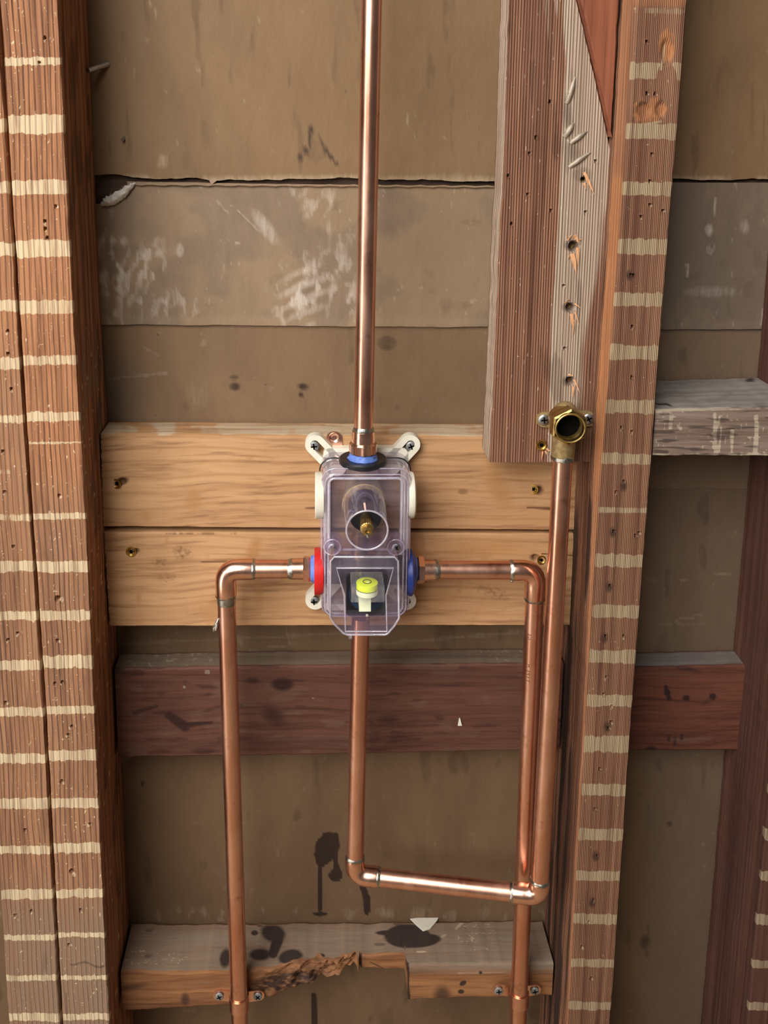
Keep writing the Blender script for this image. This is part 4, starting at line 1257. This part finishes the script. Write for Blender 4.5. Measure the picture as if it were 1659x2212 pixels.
def axis_at(c0, d, row):
    t0, t1 = -.2, 1.2
    for _ in range(50):
        tm = (t0 + t1) / 2
        if PX((c0 + d * tm)[None])[1][0] < row: t0 = tm
        else: t1 = tm
    return c0 + d * t0
strap(474, 557, 2151, axis_at(hc, ddn, 2158), ddn, 'copper strap clamping the left supply pipe to the gouged block')
strap(1077, 1155, 2139, axis_at(cc, dcd, 2148), dcd, 'copper strap clamping the right supply pipe to the gouged block')

# loose strap end screwed behind the valve bracket
s0 = A(722, 946, BY - .0012)
root = empty('strap_tab', s0, 'small copper tab poking out above the white valve bracket', 'copper tab')
out = [s0 + np.array([.0068 * math.cos(t), 0, .0056 * math.sin(t)]) for t in np.linspace(0, math.pi, 10)] + [s0 + np.array([-.0068, 0, -.016]), s0 + np.array([.0075, 0, -.016])]
tb_ = MB().prism(out, (0, .0012, 0)).build('tab_plate', M['copper_bright'], root)
MB().lathe(s0 - np.array([0, .0003, 0]), (0, -1, 0), [(-.0004, .005), (.0007, .0046), (.0003, .0028), (-.0002, .0022), (-.0002, .00001)], 24).build('dimple', M['copper_bright'], tb_)

# ------------------------------------------------------------------ shower valve in its clear guard
vc = A(790, 1180, BY)
valve = empty('shower_valve', A(790, 1340, BY), 'shower valve in a clear purplish plastic guard box with lime bubble level', 'shower valve')

# white mounting bracket against the pine boards
br_y0 = BY - .0085
br = MB()
xa, xb = A(698, 1100, br_y0)[0], A(880, 1100, br_y0)[0]
za, zb2 = A(790, 968, br_y0)[2], A(790, 1318, br_y0)[2]
br.ringprism([(x, br_y0, z) for x, z in rrect(xa, xb, zb2, za, .006)], [(x, br_y0, z) for x, z in rrect(xa + .0065, xb - .0065, zb2 + .0065, za - .0150, .003)], (0, .0083, 0))
bracket = br.build('mounting_bracket', M['white_plastic'], valve, sharp=30)
tag(bracket, 'white plastic mounting bracket')
for (tx, ty, ix, iy) in ((681, 961, 727, 1008), (886, 961, 842, 1008), (681, 1297, 722, 1252), (878, 1298, 840, 1255)):
    t0, i0 = A(tx, ty, br_y0), A(ix, iy, br_y0)
    d = unit(i0 - t0); p = np.array([-d[2], 0, d[0]]); L = np.linalg.norm(i0 - t0)
    def stad(r, l0, l1, n=10):
        o_ = []
        for k in range(n + 1):
            t = math.pi / 2 + math.pi * k / n
            o_.append(t0 + d * (l0 + r * math.cos(t)) + p * r * math.sin(t))
        for k in range(n + 1):
            t = -math.pi / 2 + math.pi * k / n
            o_.append(t0 + d * (l1 + r * math.cos(t)) + p * r * math.sin(t))
        return o_
    arm = MB().ringprism(stad(.0088, 0, L), stad(.0036, -.0005, .012), (0, .0083, 0)).build('bracket_arm', M['white_plastic'], bracket, sharp=30)
for (sx, sy_) in ((678, 964), (888, 964), (678, 1299), (880, 1299)):
    screw(bracket, A(sx, sy_, br_y0 + .0015), .0046, M['dark_steel'], rot=random.uniform(-.4, .4))

# clear guard: main shell
FY = 0.006                                   # front plane of the main box
gx0, gx1 = A(694, 1180, FY)[0], A(887, 1180, FY)[0]
gz1, gz0 = A(790, 1018, FY)[2], A(790, 1338, FY)[2]
back_y = br_y0 - .0002


def shell(profile, name, mat, parent, r0, cap=True):
    """profile: (inset, y) rings of a rounded rectangle"""
    V, Fs = [], []
    for ins, y in profile:
        V += [(x, y, z) for x, z in rrect(gx0 + ins, gx1 - ins, gz0 + ins, gz1 - ins, max(r0 - ins, .002), 8)]
    k = len(V) // len(profile)
    for i in range(len(profile) - 1):
        for j in range(k):
            Fs.append((i * k + j, i * k + (j + 1) % k, (i + 1) * k + (j + 1) % k, (i + 1) * k + j))
    if cap: Fs.append(tuple((len(profile) - 1) * k + j for j in range(k)))
    return MB().add(V, Fs).build(name, mat, parent, sharp=50)


guard = shell([(-.0012, back_y), (-.0012, .034), (.0, .0335), (.0, .030), (.0, .0125), (.0008, .009), (.0028, .0065), (.0055, FY)], 'guard_shell', M['clear_thick'], valve, .0115, cap=False)
tag(guard, 'clear purplish plastic guard')
front = MB()
V = [(x, FY, z) for x, z in rrect(gx0 + .0055, gx1 - .0055, gz0 + .0055, gz1 - .0055, .006, 8)]
front.prism(V, (0, .0015, 0)).build('front_panel', M['clear'], guard, sharp=50)


def rim(pts, r, name='moulded_rim', mat=None, parent=None):
    return MB().loop(pts, r, 8).build(name, mat or M['clear_rim'], parent or guard, sharp=60)


rim([(x, FY - .0002, z) for x, z in rrect(gx0 + .0058, gx1 - .0058, gz0 + .0058, gz1 - .0058, .006, 8)], .0009)
wx0, wx1 = A(711, 1180, FY)[0], A(866, 1180, FY)[0]
wz1, wz0 = A(790, 1033, FY)[2], A(790, 1186, FY)[2]
rim([(x, FY - .0008, z) for x, z in rrect(wx0, wx1, wz0, wz1, .004, 6)], .0011)
# parting line
pt = [(x, .0335, z) for x, z in rrect(gx0 - .0014, gx1 + .0014, gz0 - .0014, gz1 + .0014, .0115, 8) if z > gz1 - .012]
MB().tube(pt, .0006, 8).build('parting_line', M['black_rubber'], guard)
for ins, yy in ((.0002, .0125), (.0030, .0062)):
    rim([(x, yy, z) for x, z in rrect(gx0 + ins, gx1 - ins, gz0 + ins, gz1 - ins, .0115 - ins, 8)], .0006, 'edge_bead')

# cone-shaped sleeve over the upper stem
cyo = A(793, 1146, -.042)
axc = np.array([cyo[0], 0, cyo[2]])
cl = lambda prof, name, mat, par, **k: MB().lathe(np.array([cyo[0], 0.0, cyo[2]]), (0, -1, 0), prof, k.pop('seg', 56), **k).build(name, mat, par)
sl = cl([(-.010, .0180), (.008, .0174), (.040, .0160), (.0425, .0156)], 'stem_sleeve', M['clear_thick'], guard) if False else None
mb = MB(); prof = [(-.012, .0182), (.010, .0173), (.041, .0162)]
V, Fs = [], []; sg = 56
for h, r in prof:
    for i in range(sg):
        t = 2 * math.pi * i / sg
        V.append((cyo[0] + r * math.cos(t), -h, cyo[2] + r * math.sin(t)))
for k in range(len(prof) - 1):
    for i in range(sg):
        j = (i + 1) % sg
        Fs.append((k * sg + i, k * sg + j, (k + 1) * sg + j, (k + 1) * sg + i))
sleeve = mb.add(V, Fs).build('stem_sleeve', M['clear_thick'], guard)
rim([(cyo[0] + .0161 * math.cos(t), -.0415, cyo[2] + .0161 * math.sin(t)) for t in np.linspace(0, 2 * math.pi, 56, endpoint=False)], .0008, 'sleeve_rim', None, sleeve)

# valve inside: brass body, upper stem, lower cartridge
body = MB().lathe(np.array([cyo[0], 0, cyo[2]]), (0, -1, 0), [(-.047, .0150), (-.030, .0165), (-.012, .0178), (-.010, .0184), (-.007, .0184), (-.006, .0150)], 48).build('valve_body', M['brass_cast'], valve)
tag(body, 'brass valve body inside the guard')
MB().tube([(cyo[0] - .001, .030, cyo[2] + .02), (cyo[0] - .001, .030, gz1 - .002)], .0135, 32).build('top_port', M['brass_cast'], body)
MB().tube([(cyo[0] - .001, .028, cyo[2] - .01), (cyo[0] - .003, .028, A(0, 1240, .028)[2])], .0075, 32).build('lower_neck', M['brass'], body)
MB().tube([(gx0 + .002, .027, hp[2]), (gx1 - .002, .027, cp[2])], .0125, 32).build('cross_body', M['black_rubber'], body)
MB().lathe((cyo[0], 0, cyo[2] + .002), (0, -1, 0), [(-.004, .00001), (-.004, .0135), (.020, .0128), (.0205, .00001)], 40).build('cartridge_cap', M['black_rubber'], valve)
stem = MB().lathe((cyo[0], 0, cyo[2] + .0005), (0, -1, 0), [(.018, .0044), (.030, .0046), (.031, .0050)], 24).build('stem', M['brass'], valve)
MB().lathe((cyo[0], 0, cyo[2] + .0005), (0, -1, 0), [(.0312, .0042), (.0315, .0050), (.040, .0050), (.0405, .0040)], 40, wob=lambda t, h: .05 * math.cos(20 * t)).build('spline', M['brass'], stem)
MB().lathe((cyo[0], 0, cyo[2] + .0005), (0, -1, 0), [(.0405, .0036), (.046, .0035), (.0462, .0020), (.043, .0018), (.043, .00001)], 24).build('stem_tip', M['brass'], stem)
MB().lathe((cyo[0] + .0002, -.046, cyo[2] - .0018), (0, -1, -.35), [(-.001, .0012), (.002, .0013), (.003, .0008), (.0031, .00001)], 14).build('stem_pin', M['steel'], stem)

# cover screws with clear bosses
for (sx, sy_) in ((718, 1181), (855, 1181)):
    c = A(sx, sy_, FY - .003)
    bs = MB().lathe(c, (0, -1, 0), [(-.012, .0080), (.0, .0072), (.0012, .0066)], 32).build('screw_boss', M['clear_thick'], guard)
    rim([c + np.array([.0068 * math.cos(t), -.0012, .0068 * math.sin(t)]) for t in np.linspace(0, 2 * math.pi, 32, endpoint=False)], .0006, 'boss_rim', None, guard)
    screw(bs, c - np.array([0, .0016, 0]), .0036, M['steel'], rot=.3 if sx < 780 else .9)

# lower bulge carrying the bubble level
QY = -.030
bp = lambda x, y, Yq=QY: A(x, y, Yq)
outl = [bp(722, 1203), bp(852, 1203), bp(860, 1212), bp(862, 1335), bp(852, 1352), bp(838, 1368), bp(832, 1371), bp(750, 1371), bp(742, 1368), bp(722, 1348), bp(713, 1333), bp(714, 1212)]
rear = [(p[0] + (p[0] - cyo[0]) * .02, FY, min(max(p[2], gz0 + .002), 9)) for p in outl]
V = [tuple(p) for p in rear] + [tuple(p) for p in outl]; n = len(outl)
bulge = MB().add(V, [(i, (i + 1) % n, n + (i + 1) % n, n + i) for i in range(n)]).build('level_housing', M['clear_thick'], guard, sharp=50)
rim(outl, .0009, parent=bulge)
# funnel-shaped pocket in the bulge front
pk = [bp(727, 1227), bp(850, 1227), bp(834, 1286), bp(836, 1364), bp(746, 1364), bp(744, 1286)]
pki = [np.array([cyo[0] + (p[0] - cyo[0]) * .86, -.004, p[2] + (bp(790, 1290)[2] - p[2]) * .15]) for p in pk]
fl_ = MB().add([tuple(p) for p in outl] + [tuple(p) for p in pk], [(0, 1, n + 1, n), (1, 2, n + 1), (2, 3, n + 3, n + 2, n + 1), (3, 4, 5, 6, n + 3), (6, 7, n + 4, n + 3), (7, 8, 9, 10, n + 4), (10, 11, n, n + 5, n + 4), (11, 0, n)]).build('housing_face', M['clear'], bulge, sharp=50)
k6 = len(pk)
MB().add([tuple(p) for p in pk] + [tuple(p) for p in pki], [(i, (i + 1) % k6, k6 + (i + 1) % k6, k6 + i) for i in range(k6)]).build('level_pocket', M['clear'], bulge, sharp=50)
rim(pk, .0008, 'pocket_rim', parent=bulge)
# black cartridge block with round end, behind the pocket
x0, x1 = A(748, 1300, .002)[0], A(836, 1300, .002)[0]; z1_, z0_ = A(790, 1244, .002)[2], A(790, 1330, .002)[2]
blk = MB().prism([(x, .002, z) for x, z in rrect(x0, x1, z0_, z1_, .003)], (0, .018, 0)).build('lower_cartridge', M['black_rubber'], valve)
cen = A(792, 1282, .001)
MB().lathe(cen, (0, -1, 0), [(-.002, .0152), (.003, .0148), (.0036, .0142), (.0030, .0120), (.0030, .00001)], 44).build('cartridge_disc', plastic('blue_black_disc', (40, 56, 78), .25), blk)
MB().lathe(A(793, 1329, -.002), (0, -1, 0), [(0, .0013), (.0006, .0012), (.001, .00001)], 14).build('index_dot', M['paperscrap'], blk)

# bubble level: clear block, lime vial, pale foot
lc = A(793, 1257, -.033)                     # top centre of the vial
lev = empty('bubble_level', lc, '', '')
for k in list(lev.keys()): del lev[k]
lev.parent = valve; lev.location = Vector(lc) - valve.location
S = .0135
cb = MB().prism([(lc[0] + x, lc[1] - .0125, lc[2] + z) for x, z in rrect(-.0132, .0132, -.0108, .0022, .0012, 4)], (0, .025, 0)).build('level_block', M['acrylic'], lev, sharp=50)
MB().lathe(lc, (0, 0, 1), [(-.0050, .0086), (-.0004, .0086), (0, .0080), (0, .00001)], 44).build('lime_vial', M['lime'], lev)
MB().lathe(lc, (0, 0, 1), [(-.0095, .0087), (-.0053, .0087)], 44).build('vial_base', M['vial_white'], lev)
MB().loop([lc + np.array([.0033 * math.cos(t), .0033 * math.sin(t), .0003]) for t in np.linspace(0, 2 * math.pi, 40, endpoint=False)], .00022, 6).build('target_ring', M['recess'], lev)
MB().loop([lc + np.array([.00865 * math.cos(t), .00865 * math.sin(t), -.0051]) for t in np.linspace(0, 2 * math.pi, 48, endpoint=False)], .0003, 6).build('vial_seam', plastic('olive_line', (70, 84, 10), .5), lev)
MB().lathe(lc + np.array([.0008, -.0004, .0002]), (0, 0, 1), [(0, .0018), (.0004, .0012), (.0006, .00001)], 20).build('bubble', plastic('bubble_pale', (236, 246, 120), .15), lev)
f0, f1 = A(776, 1290, -.028), A(801, 1321, -.028)
MB().prism([(f0[0], -.028, f0[2]), (f1[0], -.028, f0[2]), (f1[0], -.028, f1[2]), (f0[0], -.028, f1[2])], (0, .03, 0)).build('level_foot', M['vial_white'], lev, smooth=False)

# side plugs, coloured port rings, top gasket
def disc(c, axis, prof, name, mat, lab=None):
    o = MB().lathe(c, axis, prof, 48).build(name, mat, valve)
    if lab: tag(o, lab)
    return o
zpl = A(690, 1070, .022)[2]
disc((gx0, .022, zpl), (-1, 0, 0), [(-.002, .0190), (.002, .0195), (.0045, .0195), (.0052, .0188), (.0052, .00001)], 'side_plug', M['white_plastic'], 'white side plug')
disc((gx1, .022, zpl), (1, 0, 0), [(-.002, .0190), (.001, .0195), (.0030, .0190), (.0042, .0170), (.0042, .00001)], 'side_plug', M['white_plastic'], 'white side plug')
disc((gx0, VY - .004, hp[2]), (-1, 0, 0), [(-.002, .0185), (.0012, .0198), (.0052, .0198), (.0058, .0192), (.0058, .00001)], 'hot_ring', M['red_plastic'], 'red hot-side ring')
disc((gx1, VY - .004, cp[2]), (1, 0, 0), [(-.002, .0185), (.0005, .0198), (.0026, .0198), (.0042, .0175), (.0055, .0150), (.0055, .00001)], 'cold_ring', M['blue_plastic'], 'blue cold-side ring')
gt = np.array([port_top[0], VY, gz1])
g_ = disc(gt, (0, 0, 1), [(-.001, .0192), (.0008, .0203), (.0030, .0203), (.0040, .0194), (.0036, .0150), (.0034, .00001)], 'top_gasket', M['black_rubber'], 'black rubber top gasket')
# clear drip knob under the guard
MB().lathe(A(757, 1374, -.02), (0, -.5, -1), [(-.002, .0016), (.001, .0019), (.0022, .0014), (.0026, .00001)], 16).build('moulding_nub', M['acrylic'], guard)

# ------------------------------------------------------------------ screws, nails, splinters
def deck_screw(x, y, Y, r, lab, tilt=(0, 0)):
    c = A(x, y, Y)
    root = empty('deck_screw', c, lab, 'screw', 'yellow deck screws')
    nrm = unit((tilt[0], -1, tilt[1]))
    MB().lathe(c, nrm, [(-.0045, r * .45), (-.0005, r), (.0003, r), (.0004, r * .78), (-.0004, r * .6), (-.0008, r * .52)], 28).build('head', M['gold_screw'], root)
    a, u, w = frame(nrm)
    st = []
    for k in range(12):
        q = r * (.46 if k % 2 == 0 else .30); t = math.pi * k / 6
        st.append(c + a * -.0001 + (u * math.cos(t) + w * math.sin(t)) * q)
    MB().prism(st, -a * .0016).build('drive_recess', M['recess'], root, smooth=False)


deck_screw(251, 1045, BY - .0006, .0044, 'tilted deck screw in left end of the upper pine board', (-.5, 0))
deck_screw(283, 1192, BY - .0008, .0046, 'deck screw in left end of the lower pine board')
deck_screw(1152, 1057, BY - .0006, .0044, 'deck screw in upper pine board just left of the long riser', (-.5, 0))
deck_screw(1170, 1210, BY - .0004, .0042, 'deck screw peeking above the right copper elbow', (.2, 0))
deck_screw(1170, 962, PY - .0012, .0046, 'shiny yellow star-drive screw in plank beside the brass elbow')
deck_screw(1259, 386, PY + .003, .0036, 'small sunken screw below the bent nails in the weathered plank')
deck_screw(1241, 536, PY + .008, .0030, 'screw sunk in the uppermost splintered hole of the plank')
deck_screw(1234, 667, PY + .007, .0030, 'screw sunk in the middle splintered hole of the plank')
deck_screw(1234, 824, PY + .007, .0030, 'screw sunk in splintered hole just above the brass elbow')


def spike(parent, p0, p1, w, name='splinter', lift=.002, mat=None):
    """thin pointed sliver from p0 (wide) to p1 (tip), measured points on the plank face"""
    a, b = A(p0[0], p0[1], PY - .0003), A(p1[0], p1[1], PY - lift)
    d = unit(b - a); s_ = np.cross(d, (0, 1, 0)); L = np.linalg.norm(b - a)
    m = a + (b - a) * .45 - np.array([0, .0006, 0])
    V = [a - s_ * w, a + s_ * w, m + s_ * w * .8, m - s_ * w * .8, b, a + np.array([0, .0012, 0]), m + np.array([0, .0012, 0])]
    MB().add(V, [(0, 1, 2, 3), (3, 2, 4), (0, 3, 6, 5), (1, 5, 6, 2), (3, 4, 6), (2, 6, 4), (0, 5, 1)]).build(name, mat or M['splinter'], parent, smooth=False)


for p0, p1, w in [((1236, 548), (1245, 592), .0019), ((1247, 535), (1249, 580), .0012), ((1225, 520), (1236, 504), .0008), ((1239, 515), (1244, 506), .0013), ((1250, 518), (1256, 516), .0012), ((1242, 508), (1250, 526), .0014), ((1230, 552), (1226, 560), .0006),
                  ((1234, 678), (1238, 712), .0014), ((1242, 674), (1251, 704), .0007), ((1240, 690), (1237, 728), .0006), ((1242, 656), (1255, 666), .0006), ((1220, 655), (1226, 648), .0007), ((1230, 650), (1224, 645), .0005),
                  ((1238, 835), (1237, 862), .0010), ((1240, 820), (1254, 852), .0008), ((1228, 809), (1240, 812), .0008), ((1262, 372), (1284, 420), .0012), ((1266, 385), (1286, 424), .0007), ((1262, 395), (1266, 410), .0009),
                  ((1176, 966), (1190, 976), .0010), ((1172, 974), (1169, 996), .0008), ((1178, 974), (1182, 984), .0008)]:
    spike(plank, p0, p1, w)


def bent_nail(p0, p1, w, lab, lift=.0012):
    n = 7
    P0, P1 = A(p0[0], p0[1], PY - lift), A(p1[0], p1[1], PY - lift)
    pts, rad = [], []
    for k in range(n):
        t = k / (n - 1)
        pts.append(P0 + (P1 - P0) * t + np.array([0, .0022 * (1 - min(1, t * 4)) + .001 * t, .0006 * math.sin(t * 3)]))
        rad.append(w * (1.0 if t < .6 else 1.0 - .75 * (t - .6) / .4))
    o = MB().tube(pts, rad, 12).build('bent_nail', M['nail'], None, base=P0)
    tag(o, lab, 'nail', 'clenched nails in the plank')


bent_nail((1226, 222), (1243, 167), .0021, 'topmost bent-over nail on the weathered plank, nearly upright')
bent_nail((1222, 294), (1240, 266), .0023, 'short stubby bent nail above the angled pair on the plank')
bent_nail((1234, 309), (1269, 284), .0021, 'slanted bent nail in the middle of the plank nail cluster')
bent_nail((1231, 361), (1277, 329), .0020, 'longest slanted bent nail, lowest of the plank nail cluster')
bent_nail((1227, 301), (1229, 317), .0010, 'tiny nail stub left of the middle slanted nail', .0008)

# nail sticking through the back paper
c0, c1 = A(232, 138, .0925), A(190, 152, .076)
o = MB().tube([c0, c0 + (c1 - c0) * .55, c1], [.0026, .0024, .0021], 14).build('wall_nail', M['steel'], None, base=c0)
tag(o, 'blurry steel nail poking through paper beside the left stud', 'nail', 'nails through the paper')
c0, c1 = A(268, 297, .0935), A(264, 303, .088)
o = MB().tube([c0, c1], [.0016, .0012], 12).build('wall_nail', M['steel'], None, base=c0)
tag(o, 'small nail point in the upper paper above the torn corner', 'nail', 'nails through the paper')

# scraps
def on_ledge(px, py, z):
    q = np.array([px - CX, py - CY, F]); w = np.array([r_.dot(q), n_.dot(q), -d_.dot(q)])
    return CAM + w * ((z - CAM[2]) / w[2])
zl = float(lt(np.array([A(920, 2080, LY)[0]]))[0]) + .0006
sc = [on_ledge(x, y, zl) for x, y in ((886, 1986), (915, 1982), (948, 1981), (944, 1990), (928, 2008), (914, 2012), (900, 2000))]
o = MB().prism(sc, (0, 0, .0008)).build('paper_scrap', M['paperscrap'], None)
tag(o, 'torn whitish paper scrap lying on the gouged lower block', 'scrap')
sc = [A(x, y, MY - .0012) for x, y in ((992, 1552), (994, 1552), (998, 1568), (989, 1568))]
o = MB().prism(sc, (0, .001, 0)).build('wood_chip', M['paperscrap'], None)
tag(o, 'tiny pale chip stuck on the dark stained block', 'chip')
